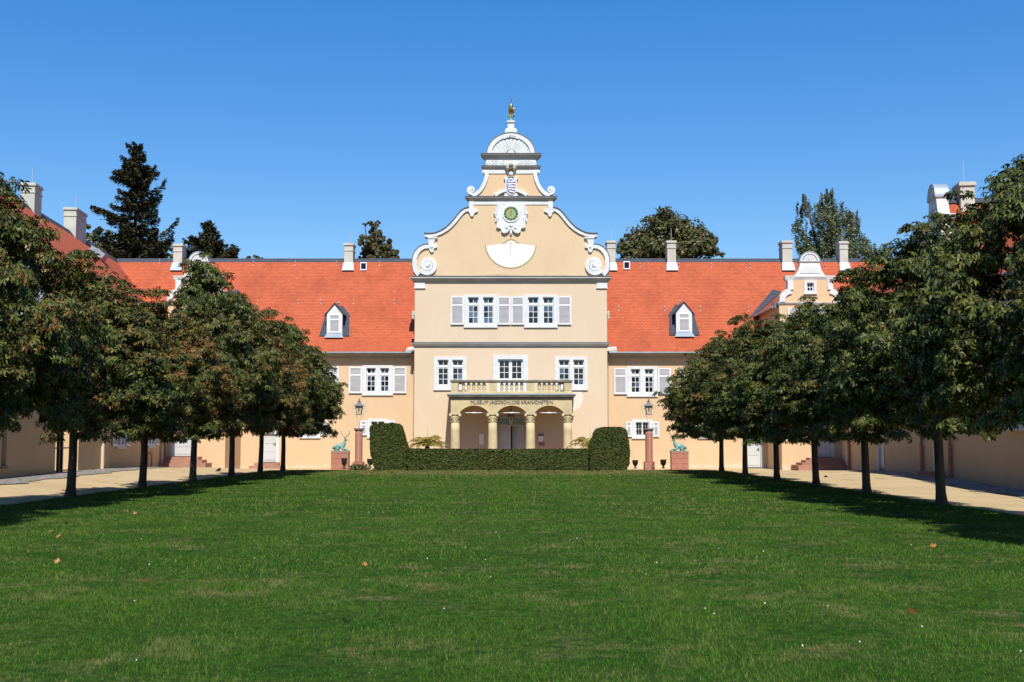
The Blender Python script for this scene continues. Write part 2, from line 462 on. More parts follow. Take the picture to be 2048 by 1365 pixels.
def shutter(parent, off, y, x0, x1, z0, z1):
    mb = MB(); w = 0.085
    a, b = y - 0.095, y - 0.05
    mb.m = 0
    mb.box(x0, x0 + w, a, b, z0, z1); mb.box(x1 - w, x1, a, b, z0, z1)
    zr = z0 + (z1 - z0) * 0.655
    for zz in (z0, zr, z1 - w): mb.box(x0 + w, x1 - w, a + 0.002, b - 0.002, zz, zz + w)
    mb.m = 1
    for lo, hi in ((z0 + w, zr), (zr + w, z1 - w)):
        n = max(3, int((hi - lo) / 0.062)); s = (hi - lo) / n
        for i in range(n):
            zz = lo + i * s
            mb.hexa([(x0 + w, a + 0.012, zz), (x1 - w, a + 0.012, zz), (x1 - w, b - 0.006, zz + s * 0.55), (x0 + w, b - 0.006, zz + s * 0.55),
                     (x0 + w, a + 0.012, zz + 0.012), (x1 - w, a + 0.012, zz + 0.012), (x1 - w, b - 0.006, zz + s * 0.55 + 0.012), (x0 + w, b - 0.006, zz + s * 0.55 + 0.012)])
    mb.box(x0 + w, x1 - w, b - 0.005, b - 0.001, z0 + w, z1 - w)
    return mb.build('shutter', [M['wood'], M['slat']], parent, off)

def window(root, off, y, fr, lights, lz, top=1, bottom=3, cols=2, shutters=(), label=None, transom=0.27, sky=0.2, bars=False):
    """stone surround (part) with sashes, panes, shutters (sub-parts); wall plane y, facing -y"""
    holes = [(a, b, lz[0], lz[1]) for a, b in lights]
    mb = MB(); mb.plate(*fr, holes, y - 0.045, y + 0.17)
    mb.box(fr[0] - 0.02, fr[1] + 0.02, y - 0.085, y - 0.048, fr[2] - 0.03, fr[2] + 0.05)
    w = mb.build('window', M['trim'], root, off)
    sb = MB(); g = MB(); e = 0.05
    ya, yb = y + 0.08, y + 0.13
    for a, b in lights:
        z0, z1 = lz
        H = z1 - z0
        spans = []
        if top:
            zt = z1 - H * transom
            spans = [(z0, zt - 0.045, bottom), (zt + 0.045, z1, top)]
            sb.box(a, b, ya - 0.02, yb, zt - 0.042, zt + 0.042)
        else:
            spans = [(z0, z1, bottom)]
        for s0, s1, rows in spans:
            sb.box(a, a + e, ya, yb, s0, s1); sb.box(b - e, b, ya, yb, s0, s1)
            sb.box(a + e, b - e, ya + 0.002, yb, s0, s0 + e); sb.box(a + e, b - e, ya + 0.002, yb, s1 - e, s1)
            ix0, ix1, iz0, iz1 = a + e, b - e, s0 + e, s1 - e
            for c in range(1, cols):
                xx = ix0 + (ix1 - ix0) * c / cols
                sb.box(xx - 0.016, xx + 0.016, ya + 0.006, yb - 0.006, iz0, iz1)
            for r in range(1, rows):
                zz = iz0 + (iz1 - iz0) * r / rows
                sb.box(ix0, ix1, ya + 0.009, yb - 0.009, zz - 0.016, zz + 0.016)
            for c in range(cols):
                for r in range(rows):
                    xa = ix0 + (ix1 - ix0) * c / cols; xb = ix0 + (ix1 - ix0) * (c + 1) / cols
                    za = iz0 + (iz1 - iz0) * r / rows; zb = iz0 + (iz1 - iz0) * (r + 1) / rows
                    t1, t2 = random.uniform(-0.006, 0.006), random.uniform(-0.006, 0.006)
                    g.m = 1 if random.random() < sky else 0
                    yy = yb - 0.018
                    g.quad((xa, yy + t1, za), (xb, yy - t1 + t2, za), (xb, yy - t1, zb), (xa, yy + t1 - t2, zb))
    if bars:
        a, b = lights[0][0], lights[-1][1]
        n = 5
        ib = MB()
        for i in range(1, n * 2):
            xx = a + (b - a) * i / (n * 2)
            ib.tube([(xx, y + 0.03, lz[0]), (xx, y + 0.03, lz[1])], 0.012, 5)
        for k in (1, 2):
            zz = lz[0] + (lz[1] - lz[0]) * k / 3
            ib.tube([(a, y + 0.045, zz), (b, y + 0.045, zz)], 0.012, 5)
        ib.build('iron_bars', M['iron'], w, off)
    sb.build('sash', M['wood'], w, off)
    g.build('pane', [M['glass'], M['glass_sky']], w, off)
    for s in shutters:
        shutter(w, off, y, *s)
    if label: w['label'] = label
    return w

def pwindow(root, off, Y, fr, lights, py, shutters=(), **k):
    """the same, measured in photo pixels on plane Y"""
    f = rect(fr[0], fr[1], fr[2], fr[3], Y)
    pm = (py[0] + py[1]) / 2
    ls = [(PX(a, Y, pm), PX(b, Y, pm)) for a, b in lights]
    z = (PZ(py[1], Y), PZ(py[0], Y))
    sh = [rect(*s, Y) for s in shutters]
    window(root, off, Y, f, ls, z, shutters=sh, **k)
    return (ls[0][0] - 0.03, ls[-1][1] + 0.03, z[0] - 0.03, z[1] + 0.03)

def door(root, off, y, x0, x1, z0, z1, leaves=1, mat='door', surround=0.16, transom=0.0, label=None):
    mb = MB()
    mb.plate(x0 - surround, x1 + surround, z0, z1 + surround, [(x0, x1, z0 - 0.0, z1)], y - 0.04, y + 0.16)
    fr = mb.build('door', M['trim'], root, off)
    lw = (x1 - x0) / leaves
    zt = z1 - transom
    for i in range(leaves):
        lb = MB(); a, b = x0 + i * lw + 0.004, x0 + (i + 1) * lw - 0.004
        lb.box(a, b, y + 0.08, y + 0.13, z0 + 0.01, zt)
        n = 3
        for k in range(n):
            pa = z0 + 0.12 + (zt - z0 - 0.2) * k / n; pb = z0 + 0.12 + (zt - z0 - 0.2) * (k + 1) / n - 0.1
            lb.box(a + 0.1, b - 0.1, y + 0.065, y + 0.079, pa, pb)
        lb.build('door_leaf', M[mat], fr, off)
    hb = MB()
    hb.tube([(x0 + lw - 0.1, y + 0.06, z0 + 1.02), (x0 + lw - 0.1, y + 0.03, z0 + 1.02), (x0 + lw - 0.22, y + 0.03, z0 + 1.02)], 0.012, 6)
    hb.box(x0 + lw - 0.125, x0 + lw - 0.075, y + 0.055, y + 0.064, z0 + 0.93, z0 + 1.1)
    hb.build('handle', M['iron'], fr, off)
    if transom:
        gb = MB(); gb.quad((x0, y + 0.1, zt), (x1, y + 0.1, zt), (x1, y + 0.1, z1), (x0, y + 0.1, z1)); gb.build('pane', M['glass'], fr, off)
    if label: fr['label'] = label
    return fr

def chimney(root, off, x0, x1, y0, y1, zb, zt, front_drop=0.0, label=None):
    mb = MB()
    h = zt - zb
    mb.box(x0, x1, y0, y1, zb, zt - 0.14)
    mb.box(x0 - 0.035, x1 + 0.035, y0 - 0.035, y1 + 0.035, zt - 0.14 - 0.34, zt - 0.14 - 0.29)
    mb.box(x0 - 0.06, x1 + 0.06, y0 - 0.06, y1 + 0.06, zt - 0.14, zt - 0.05)
    mb.box(x0 - 0.03, x1 + 0.03, y0 - 0.03, y1 + 0.03, zt - 0.05, zt)
    c = mb.build('chimney', M['chim'], root, off)
    r = MB(); xm = (x0 + x1) / 2 + 0.05
    r.tube([(xm, (y0 + y1) / 2, zt - 0.01), (xm, (y0 + y1) / 2, zt + 0.85)], 0.012, 5)
    r.build('lightning_rod', M['paleiron'], c, off)
    if front_drop:
        fb = MB()
        za = zb + front_drop
        fb.hexa([(x0 - 0.10, y0 - 0.30, zb - 0.06), (x1 + 0.10, y0 - 0.30, zb - 0.06), (x1 + 0.02, y0 + 0.02, zb - 0.06), (x0 - 0.02, y0 + 0.02, zb - 0.06),
                 (x0 - 0.04, y0 - 0.03, za), (x1 + 0.04, y0 - 0.03, za), (x1 + 0.02, y0 + 0.02, za), (x0 - 0.02, y0 + 0.02, za)])
        fb.build('flashing', M['zinc'], c, off)
    return c

def spiral(cx, cz, r0, r1, a0, turns, cw, n=40):
    """spiral path; angles in degrees measured counter-clockwise in x-z"""
    out = []
    for i in range(n + 1):
        t = i / n
        a = R(a0 + (-1 if cw else 1) * 360 * turns * t)
        r = r0 + (r1 - r0) * (t ** 0.8)
        out.append((cx + r * math.cos(a), cz + r * math.sin(a)))
    return out

def arcpts(cx, cz, r, a0, a1, n=16, rz=None):
    rz = rz or r
    return [(cx + r * math.cos(R(a0 + (a1 - a0) * i / n)), cz + rz * math.sin(R(a0 + (a1 - a0) * i / n))) for i in range(n + 1)]

# ================================================================== SETTING
def sstep(t):
    t = max(0.0, min(1.0, t)); return t * t * (3 - 2 * t)

def gz(x, y):
    """height of the courtyard ground"""
    z = -0.14 * sstep((y - 50) / 14) - 0.02
    if x < -11.5:
        z += 0.24 * sstep((-11.5 - x) / 3.0) * sstep((67 - y) / 10)
    if x > 10.5:
        z += 0.12 * sstep((x - 10.5) / 3.0) * sstep((64 - y) / 10) * sstep((y - 35) / 10)
    return z

def lz(x, y):
    """height of the lawn"""
    return -0.10 * sstep((y - 56) / 5.5)

LX0, LX1, LY1 = -11.75, 10.2, 62.6

def grid(name, xs, ys, fz, mat, skip=None):
    v = [(x, y, fz(x, y)) for y in ys for x in xs]
    nx = len(xs); f = []
    for j in range(len(ys) - 1):
        for i in range(nx - 1):
            if skip and skip((xs[i] + xs[i + 1]) / 2, (ys[j] + ys[j + 1]) / 2): continue
            f.append((j * nx + i, j * nx + i + 1, (j + 1) * nx + i + 1, (j + 1) * nx + i))
    me = bpy.data.meshes.new(name); me.from_pydata(v, [], f); me.materials.append(mat); me.update()
    for p in me.polygons: p.use_smooth = True
    o = bpy.data.objects.new(name, me); COL.objects.link(o); return o

def lin(a, b, n): return [a + (b - a) * i / n for i in range(n + 1)]

# the plain out to the horizon
far = MB(); far.quad((-3000, -3000, -0.6), (3000, -3000, -0.6), (3000, 3000, -0.6), (-3000, 3000, -0.6))
tag(far.build('ground', M['lawn']), kind='structure')
tag(grid('gravel_court', lin(-34, 34, 90), lin(-30, 92, 110), gz, M['gravel']), kind='structure')
ex = [LX0 - 0.03, LX0 + 0.05] + lin(LX0 + 0.3, LX1 - 0.3, 60) + [LX1 - 0.05, LX1 + 0.03]
ey = lin(-25, LY1 - 0.4, 110) + [LY1 - 0.05, LY1 + 0.05]
def lawn_h(x, y):
    edge = min(x - LX0, LX1 - x, LY1 - y)
    return lz(x, y) - (0.28 if edge < 0 else (0.02 if edge < 0.12 else 0.0))
tag(grid('lawn', ex, ey, lawn_h, M['lawn']), kind='structure')
# cobbled strips along the feet of the wings
def strip(side, a, y0, y1, width):
    mb = MB(); n = 60
    for i in range(n):
        ya, yb = y0 + (y1 - y0) * i / n, y0 + (y1 - y0) * (i + 1) / n
        q = []
        for yy in (ya, yb):
            wob = 0.15 * math.sin(yy * 1.3) + 0.1 * math.sin(yy * 3.1)
            xw = side * (a + 0.08625 * yy); xi = xw - side * (width + wob)
            q.append(((xw + side * 0.3, yy), (xi, yy)))
        (p, s), (t, u) = q
        pts = [p, s, u, t] if side < 0 else [s, p, t, u]
        mid = 3
        for k in range(mid):
            def L(A, B, t_): return (A[0] + (B[0] - A[0]) * t_, A[1])
            c = [L(pts[0], pts[1], k / mid), L(pts[0], pts[1], (k + 1) / mid), L(pts[3], pts[2], (k + 1) / mid), L(pts[3], pts[2], k / mid)]
            mb.quad(*[(x, y, gz(x, y) + 0.02) for x, y in c])
    return tag(mb.build('cobbled_strip', M['cobble']), kind='structure')
strip(-1, 13.0, 22, 63.5, 1.75)
strip(1, 12.0, 22, 61.5, 1.5)

# ================================================================== ENTRANCE BUILDING
AX = PX(1022, YC, 700)
EB = thing('entrance_building', 'tall cream entrance building with curly scrolled gable in the centre of the courtyard', 'building', (AX, YC, -0.15))
eo = (AX, YC, -0.15)
def pc(px, py): x, _, z = P(px, py, YC); return (x, z)
def mirror(pts): return [(2 * AX - x, z) for x, z in pts]
x0, x1 = PX(828.6, YC, 760), PX(1214.8, YC, 760)
AXX = (x0 + x1) / 2
zc = PZ(560, YC)
holes = []
holes.append(pwindow(EB, eo, YC, (928.6, 994.5, 590, 655), [(936, 957), (966, 987)], (595, 648), shutters=[(901.5, 928, 593, 650), (995, 1021, 593.5, 650)], sky=0.45))
holes.append(pwindow(EB, eo, YC, (1048.6, 1114.8, 590, 655), [(1056, 1077), (1086, 1107)], (595, 648), shutters=[(1022.4, 1048.3, 593.5, 650), (1115, 1142.5, 593, 650)], sky=0.45))
holes.append(pwindow(EB, eo, YC, (868, 933, 714, 780), [(875.5, 897), (904.5, 926)], (720, 771), sky=0.04))
holes.append(pwindow(EB, eo, YC, (1110, 1174.8, 714, 780), [(1117.5, 1139), (1146.5, 1168)], (720, 771), sky=0.04))
# the balcony door-window
fr = rect(986.8, 1056, 711, 790, YC); l1 = rect(996, 1046, 719, 790, YC)
mb = MB(); mb.plate(fr[0], fr[1], fr[2], fr[3], [(l1[0], l1[1], l1[2], l1[3])], YC - 0.05, YC + 0.2)
bw = mb.build('balcony_door', M['trim'], EB, eo)
sb = MB(); g = MB()
mid = (l1[0] + l1[1]) / 2
for a, b in ((l1[0], mid), (mid, l1[1])):
    sb.box(a, a + 0.09, YC + 0.1, YC + 0.15, l1[2], l1[3]); sb.box(b - 0.09, b, YC + 0.1, YC + 0.15, l1[2], l1[3])
    sb.box(a + 0.09, b - 0.09, YC + 0.102, YC + 0.15, l1[3] - 0.08, l1[3])
    zl = PZ(757, YC); sb.box(a + 0.09, b - 0.09, YC + 0.102, YC + 0.15, l1[2], zl)
    ia, ib, h0, h1 = a + 0.09, b - 0.09, zl, l1[3] - 0.08
    sb.box((ia + ib) / 2 - 0.016, (ia + ib) / 2 + 0.016, YC + 0.106, YC + 0.145, h0, h1)
    for r in (1, 2): zz = h0 + (h1 - h0) * r / 3; sb.box(ia, ib, YC + 0.109, YC + 0.143, zz - 0.016, zz + 0.016)
    g.quad((ia, YC + 0.135, h0), (ib, YC + 0.135, h0), (ib, YC + 0.135, h1), (ia, YC + 0.135, h1))
sb.build('sash', M['wood'], bw, eo); g.build('pane', M['glass'], bw, eo)
holes.append((l1[0] - 0.03, l1[1] + 0.03, l1[2], l1[3] + 0.03))
# entrance door behind the portico
d = rect(996, 1048, 837, 941, YC)
holes.append((d[0] - 0.05, d[1] + 0.05, -0.3, d[3] + 0.05))
wb = MB(); wb.plate(x0, x1, -0.3, zc, [h for h in holes], YC, YC + 0.1, sides=False)
wb.quad((x0, YC + 6.0, -0.3), (x0, YC, -0.3), (x0, YC, zc), (x0, YC + 6.0, zc))
wb.quad((x1, YC, -0.3), (x1, YC + 6.0, -0.3), (x1, YC + 6.0, zc), (x1, YC, zc))
wb.quad((x1, YC + 6, -0.3), (x0, YC + 6, -0.3), (x0, YC + 6, zc), (x1, YC + 6, zc))
wb.build('wall', M['plaster_light'], EB, eo)
db = MB(); db.plate(d[0] - 0.14, d[1] + 0.14, -0.2, d[3] + 0.14, [(d[0], d[1], -0.2, d[3])], YC - 0.04, YC + 0.2)
ed = db.build('door', M['trimgrey'], EB, eo)
zt = PZ(851, YC); md = (d[0] + d[1]) / 2
lb = MB(); lb.box(d[0], md - 0.01, YC + 0.1, YC + 0.15, -0.15, zt - 0.05)
for za, zb in ((0.1, 0.75), (0.9, 1.05), (1.2, zt - 0.25)): lb.box(d[0] + 0.12, md - 0.12, YC + 0.085, YC + 0.099, za, zb)
lb.build('door_leaf', M['door'], ed, eo)
lb = MB(); w_ = d[1] - md; an = R(24)
hx, hy = d[1], YC + 0.12
q = [(hx, hy), (hx - w_ * math.cos(an), hy + w_ * math.sin(an)), (hx - w_ * math.cos(an) + 0.02, hy + w_ * math.sin(an) + 0.05), (hx, hy + 0.05)]
lb.loops([[(x, y, -0.15) for x, y in q], [(x, y, zt - 0.05) for x, y in q]])
lb.build('door_leaf', M['door'], ed, eo)['label'] = 'pale door leaf standing ajar'
tb = MB(); tb.box(d[0], d[1], YC + 0.09, YC + 0.16, zt - 0.05, zt + 0.04); tb.box(md - 0.03, md + 0.03, YC + 0.092, YC + 0.158, zt + 0.04, d[3]); tb.build('transom', M['door'], ed, eo)
gb = MB(); gb.quad((d[0], YC + 0.13, zt), (d[1], YC + 0.13, zt), (d[1], YC + 0.13, d[3]), (d[0], YC + 0.13, d[3])); gb.build('pane', M['glass'], ed, eo)
ib_ = MB(); ib_.box(d[0] - 0.3, d[1] + 0.3, YC + 2.2, YC + 2.3, -0.3, d[3] + 0.3); ib_.build('black_hall_backing', M['black'], ed, eo)  # black panel stands in for the darkness of the hall

# string course, main cornice
def zz(py): return PZ(py, YC)
def corn(name, xa, xb, py_bot, py_top, proj, Y=YC, back=0.5, mat=('trimgrey', 'lead'), parent=EB, off=eo, dark=0.3):
    z0, z1 = PZ(py_bot, Y), PZ(py_top, Y); h = z1 - z0
    mb = MB()
    mb.cornice(xa, xb, Y, Y + back, [(0.004, z0), (proj * 0.25, z0 + h * 0.06), (proj * 0.35, z0 + h * 0.30), (proj * 0.62, z0 + h * 0.34), (proj * 0.78, z0 + h * 0.58), (proj, z0 + h * 0.66), (proj, z1 - h * dark * 0.45)])
    c = mb.build(name, M[mat[0]], parent, off)
    cb = MB(); cb.cornice(xa, xb, Y, Y + back + 0.01, [(proj + 0.012, z1 - h * dark * 0.45 + 0.001), (proj + 0.03, z1 - h * dark * 0.3), (proj + 0.03, z1 - 0.02), (0.02, z1 + 0.05)])
    cb.build('lead_cover', M[mat[1]], c, off)
    return c
corn('string_course', x0, x1, 695.5, 686, 0.17, back=0.3)
corn('cornice', x0, x1, 566, 553.5, 0.26, back=0.6)
for a, b in ((829.3, 850), (1193.5, 1214.4)):
    r_ = rect(a, b, 566.5, 577.5, YC)
    mb = MB(); mb.box(r_[0], r_[1], YC - 0.06, YC + 0.02, r_[2] + 0.05, r_[3]); mb.box(r_[0] - 0.03, r_[1] + 0.03, YC - 0.085, YC + 0.02, r_[2], r_[2] + 0.048)
    mb.build('frieze_block', M['trim'], EB, eo)

# --- gable body, first stage
zb_ = PZ(560, YC) + 0.0
Lp = [(832, 556), (827, 547), (824.8, 531), (825.5, 515), (830, 503), (838, 494.5), (848, 489.8), (857, 488.5), (857, 476), (849.5, 475.4), (849.5, 467.5), (862, 467.2), (872, 465.8), (882, 461.5), (892, 455.5),
      (900.5, 447.5), (908.5, 438.5), (915, 430), (922.5, 421.8), (929, 417.2), (938, 415), (938, 403), (938, 398)]
L = [pc(*p) for p in Lp]
mb = MB(); mb.prism(L + mirror(L)[::-1], YC, YC + 0.45)
mb.build('gable_wall', M['plaster_gable'], EB, eo)
# --- second stage body
L2p = [(946, 394), (952, 392), (960, 386), (967, 378), (973, 366), (976.5, 355), (978, 345), (978, 334)]
L2 = [pc(*p) for p in L2p]
mb = MB(); mb.prism(L2 + mirror(L2)[::-1], YC + 0.01, YC + 0.44)
mb.build('gable_wall', M['plaster'], EB, eo)
s36 = (PX(1122, YC, 480) - PX(1022, YC, 480)) / 100     # metres per photo pixel
# cornices of the gable
def sym(pxa, py): x = PX(pxa, YC, py); return (x, 2 * AX - x)
corn('cornice', *sym(939, 398), 402.7, 393.7, 0.22, back=0.6, dark=0.5)
corn('cornice', *sym(970, 336), 340.3, 332.3, 0.17, back=0.55, dark=0.5)
corn('cornice', *sym(971.5, 313), 318.8, 307.8, 0.25, back=0.6, dark=0.6)
# frieze with raised lettering
a, b = sym(971.7, 325); fz0, fz1 = PZ(332, YC), PZ(318.6, YC)
mb = MB(); mb.box(a, b, YC - 0.02, YC + 0.44, fz0, fz1); fz = mb.build('frieze', M['trim'], EB, eo)
ro = Vector(eo)
def etext(body, size, px, py, y, mat, parent, sx=1.0, ext=0.02):
    p = P(px, py, YC); return text('lettering', body, size, (p[0] - eo[0], y - eo[1], p[2] - eo[2]), mat, parent, ext=ext, sx=sx)
etext('LVDOVIC', 0.26, 991, 325.5, YC - 0.03, M['trim'], fz, 0.95)
etext('LANDG·VIII', 0.26, 1053, 325.5, YC - 0.03, M['trim'], fz, 0.80)

def white(name, fn, mat='trim', parent=EB, off=eo):
    mb = MB(); fn(mb); return mb.build(name, M[mat], parent, off)

for side in (0, 1):
    mx = (lambda pts: pts) if side == 0 else mirror
    # big C scroll running into a volute
    arc = [pc(*p) for p in [(857, 492.8), (848, 494), (840.5, 498.5), (834, 506), (829.8, 516.5), (829.2, 531), (831.5, 542.5), (838, 550)]]
    volc = pc(856, 531.2)
    sp = spiral(volc[0], volc[1], 17.5 * s36, 3.2 * s36, 212, 2.15, False, 56)
    def f(m):
        m.stroke(mx(arc), 4.4 * s36, YC - 0.10, YC + 0.46)
    def f2(m):
        n = len(sp)
        m.stroke(mx(sp), [ (4.6 - 2.6 * (i / (n - 1))) * s36 for i in range(n)], YC - 0.13, YC + 0.20)
        c = mx([volc])[0]
        m.disc(c[0], c[1], 15.5 * s36, YC - 0.055, YC + 0.44)
        m.disc(c[0], c[1], 3.4 * s36, YC - 0.17, YC - 0.02, 14)
    white('scroll_trim', f)
    vo_ = white('volute', f2)
    rim = [pc(*p) for p in [(857, 488.2), (848, 489.3), (837.6, 494.2), (829.4, 503), (825, 515), (824.2, 531), (826.8, 547)]]
    white('lead_edge', lambda m: m.stroke(mx(rim), 0.75 * s36, YC - 0.13, YC + 0.48), 'lead')
    # bracket under the wave
    bl = [pc(*p) for p in [(857, 475.5), (874, 475.5), (869.5, 482), (868, 488), (874.5, 492), (874.5, 496), (868.5, 497.5), (867, 504.5), (863, 506), (860.5, 504), (857.5, 497), (857, 488)]]
    def fb(m):
        m.prism(mx(bl), YC - 0.11, YC + 0.02)
        t = [pc(*p) for p in [(855.5, 478), (875.5, 478), (875.5, 474.8), (855.5, 474.8)]]
        m.prism(mx(t), YC - 0.15, YC + 0.02)
        c = mx([pc(863.5, 494)])[0]; m.disc(c[0], c[1], 2.6 * s36, YC - 0.16, YC - 0.05, 10)
    white('bracket', fb)
    # wave band
    wave = [pc(*p) for p in [(849.8, 471.2), (862, 470.9), (873, 469.4), (884, 465), (894.5, 458.5), (903.5, 450.5), (911.5, 441.5), (918, 433), (925, 425.2), (931, 421), (938.3, 419)]]
    white('scroll_trim', lambda m: m.stroke(mx(wave), 3.6 * s36, YC - 0.10, YC + 0.46))
    wl = [pc(*p) for p in [(848.3, 467.2), (862, 467), (872, 465.6), (882, 461.2), (892, 455.2), (900.5, 447.2), (908.5, 438), (915, 429.6), (922.5, 421.4), (929, 416.8), (938, 414.6)]]
    white('lead_edge', lambda m: m.stroke(mx(wl), 0.75 * s36, YC - 0.16, YC + 0.48), 'lead')
    b2 = [pc(*p) for p in [(938.3, 404), (948, 404), (948, 412), (947, 417), (954.5, 420), (956, 424), (949, 427), (946.5, 433.5), (943.5, 434.5), (941, 432), (939, 426), (936.5, 424), (938.3, 420)]]
    white('bracket', lambda m: m.prism(mx(b2), YC - 0.11, YC + 0.02))
    # second stage curve with small volutes
    cv = [pc(*p) for p in [(944, 391.2), (950, 389.5), (956, 385.6), (962, 379.5), (967, 371.5), (971, 361.5), (973.4, 352), (974.4, 343.5)]]
    white('scroll_trim', lambda m: m.stroke(mx(cv), 3.7 * s36, YC - 0.08, YC + 0.46))
    c2 = pc(942.7, 380.6); sp2 = spiral(c2[0], c2[1], 8.6 * s36, 2.0 * s36, 285, 1.7, True, 36)
    def fv(m):
        m.stroke(mx(sp2), [(2.3 - 1.2 * i / 36) * s36 for i in range(37)], YC - 0.11, YC + 0.3)
        c = mx([c2])[0]; m.disc(c[0], c[1], 7.2 * s36, YC - 0.04, YC + 0.28); m.disc(c[0], c[1], 2.0 * s36, YC - 0.13, YC - 0.02, 12)
    white('volute', fv)
    c3 = pc(967.8, 344.3)
    def fs(m):
        c = mx([c3])[0]; m.disc(c[0], c[1], 4.0 * s36, YC - 0.07, YC + 0.3, 16); m.disc(c[0], c[1], 1.8 * s36, YC - 0.10, YC - 0.05, 10)
    white('volute', fs)
# flat white bands under the cornices
a, b = sym(938.5, 407); white('scroll_trim', lambda m: m.box(a, b, YC - 0.04, YC + 0.02, PZ(410, YC), PZ(403.2, YC)))
a2, b2_ = sym(970, 345); white('scroll_trim', lambda m: m.box(a2, b2_, YC - 0.035, YC + 0.02, PZ(347.8, YC), PZ(340.5, YC)))
# shell pediment
cx, cz = pc(1022, 308); rx = 48 * s36; rz = 42.3 * s36
def shell(mb, cx, cz, rx, rz, y, k=1.0, n=13):
    """half-round fluted shell, depth scale k"""
    mb.prism(arcpts(cx, cz, rx, 0, 180, 28, rz), y + 0.02, y + 0.42 * k)
    # outer ring
    mb.stroke(arcpts(cx, cz, rx * 0.90, 0, 180, 28, rz * 0.90), rx * 0.095, y - 0.07 * k, y + 0.03)
    for i in range(n):
        a = 180 * (i + 0.5) / n
        p0 = (cx + rx * 0.2 * math.cos(R(a)), cz + rz * 0.2 * math.sin(R(a)))
        p1 = (cx + rx * 0.74 * math.cos(R(a)), cz + rz * 0.74 * math.sin(R(a)))
        pts = [(p0[0] + (p1[0] - p0[0]) * t, p0[1] + (p1[1] - p0[1]) * t) for t in (0, 0.5, 0.85, 1.0)]
        wd = rx * 0.62 * math.pi / n * 0.5
        mb.stroke(pts, [wd * 0.25, wd * 0.62, wd * 0.95, wd * 0.5], y - 0.045 * k, y + 0.03)
    mb.prism(arcpts(cx, cz, rx * 0.15, 0, 180, 12, rz * 0.17), y - 0.09 * k, y + 0.03)
ped = white('shell_pediment', lambda m: shell(m, cx, cz, rx, rz, YC))
white('lead_edge', lambda m: m.stroke(arcpts(cx, cz, rx + 0.8 * s36, 0, 180, 30, rz + 0.8 * s36), 0.8 * s36, YC - 0.1, YC + 0.46), 'lead', ped)
rib = MB(); rib.stroke([pc(1006.5, 277), pc(1014, 274.4), pc(1022, 273.6), pc(1030, 274.4), pc(1037.5, 277)], 2.6 * s36, YC - 0.11, YC - 0.06)
rib.build('date_ribbon', M['trim'], ped, eo)
etext('1874', 0.17, 1022, 273.9, YC - 0.12, M['trimgrey'], ped, 1.5, 0.012)
# pedestal for the bird
def pedestal(m):
    r0 = rect(1010, 1034, 256.5, 266, YC)
    m.box(r0[0], r0[1], YC - 0.05, YC + 0.5, r0[2], r0[3] - 0.08)
    m.box(r0[0] + 0.06, r0[1] - 0.06, YC, YC + 0.45, r0[3] - 0.08, r0[3])
    r1 = rect(1015.3, 1028.4, 245.5, 257, YC); m.box(r1[0], r1[1], YC + 0.03, YC + 0.40, r1[2], r1[3])
    r2 = rect(1013.8, 1029.6, 241.8, 245.8, YC); m.cornice(r2[0] + 0.07, r2[1] - 0.07, YC + 0.03, YC + 0.44, [(0.0, r2[2] - 0.03), (0.07, r2[2] + 0.03), (0.07, r2[3])])
white('finial_pedestal', pedestal)
# segmental hood under the coat of arms
hood = [pc(*p) for p in [(990, 392), (995, 388.5), (1001, 385), (1008, 382.4), (1015, 381), (1022, 380.6), (1029, 381), (1036, 382.4), (1043, 385), (1049, 388.5), (1054, 392)]]
white('hood_mould', lambda m: m.stroke(hood, 3.2 * s36, YC - 0.16, YC + 0.02))
# roof behind the gable (slate ridge and orange tiles, runs back into the range)
rb = MB(); zr1 = PZ(470, YC); e0 = PZ(566, YC) + 0.02
for sg in (-1, 1):
    pts = [(AXX + sg * 5.25, YC + 0.4, e0), (AXX + sg * 5.25, YC + 7.5, e0), (AXX, YC + 7.5, zr1), (AXX, YC + 0.4, zr1)]
    rb.quad(*(pts if sg > 0 else pts[::-1]))
rb.build('roof', M['tile'], EB, eo, uv=True)
# white flaking patch beside the balcony
sb_ = MB(); pt = [pc(*p) for p in [(1146, 781), (1160, 781), (1166, 790), (1166, 802), (1160, 815), (1150, 822), (1146, 822)]]
sb_.prism(pt, YC - 0.004, YC + 0.01); sb_.build('plaster_patch', M['stain'], EB, eo)
# dark water stains on the gable foot
# little stone brackets on both flanks
for px0, px1 in ((822.5, 828.4), (1215.2, 1220.5)):
    r_ = rect(px0, px1, 620, 637, YC)
    mb = MB(); mb.box(r_[0], r_[1], YC + 0.25, YC + 0.6, r_[2] + 0.2, r_[2] + 0.3); mb.box(r_[0] + 0.02, r_[1] - 0.02, YC + 0.27, YC + 0.58, r_[2], r_[2] + 0.2); mb.lathe(((r_[0] + r_[1]) / 2, YC + 0.42, r_[2] + 0.3), [(0.07, 0), (0.09, 0.06), (0.05, 0.14), (0.01, 0.17)], 8)
    mb.build('stone_bracket', M['trimgrey'], EB, eo)
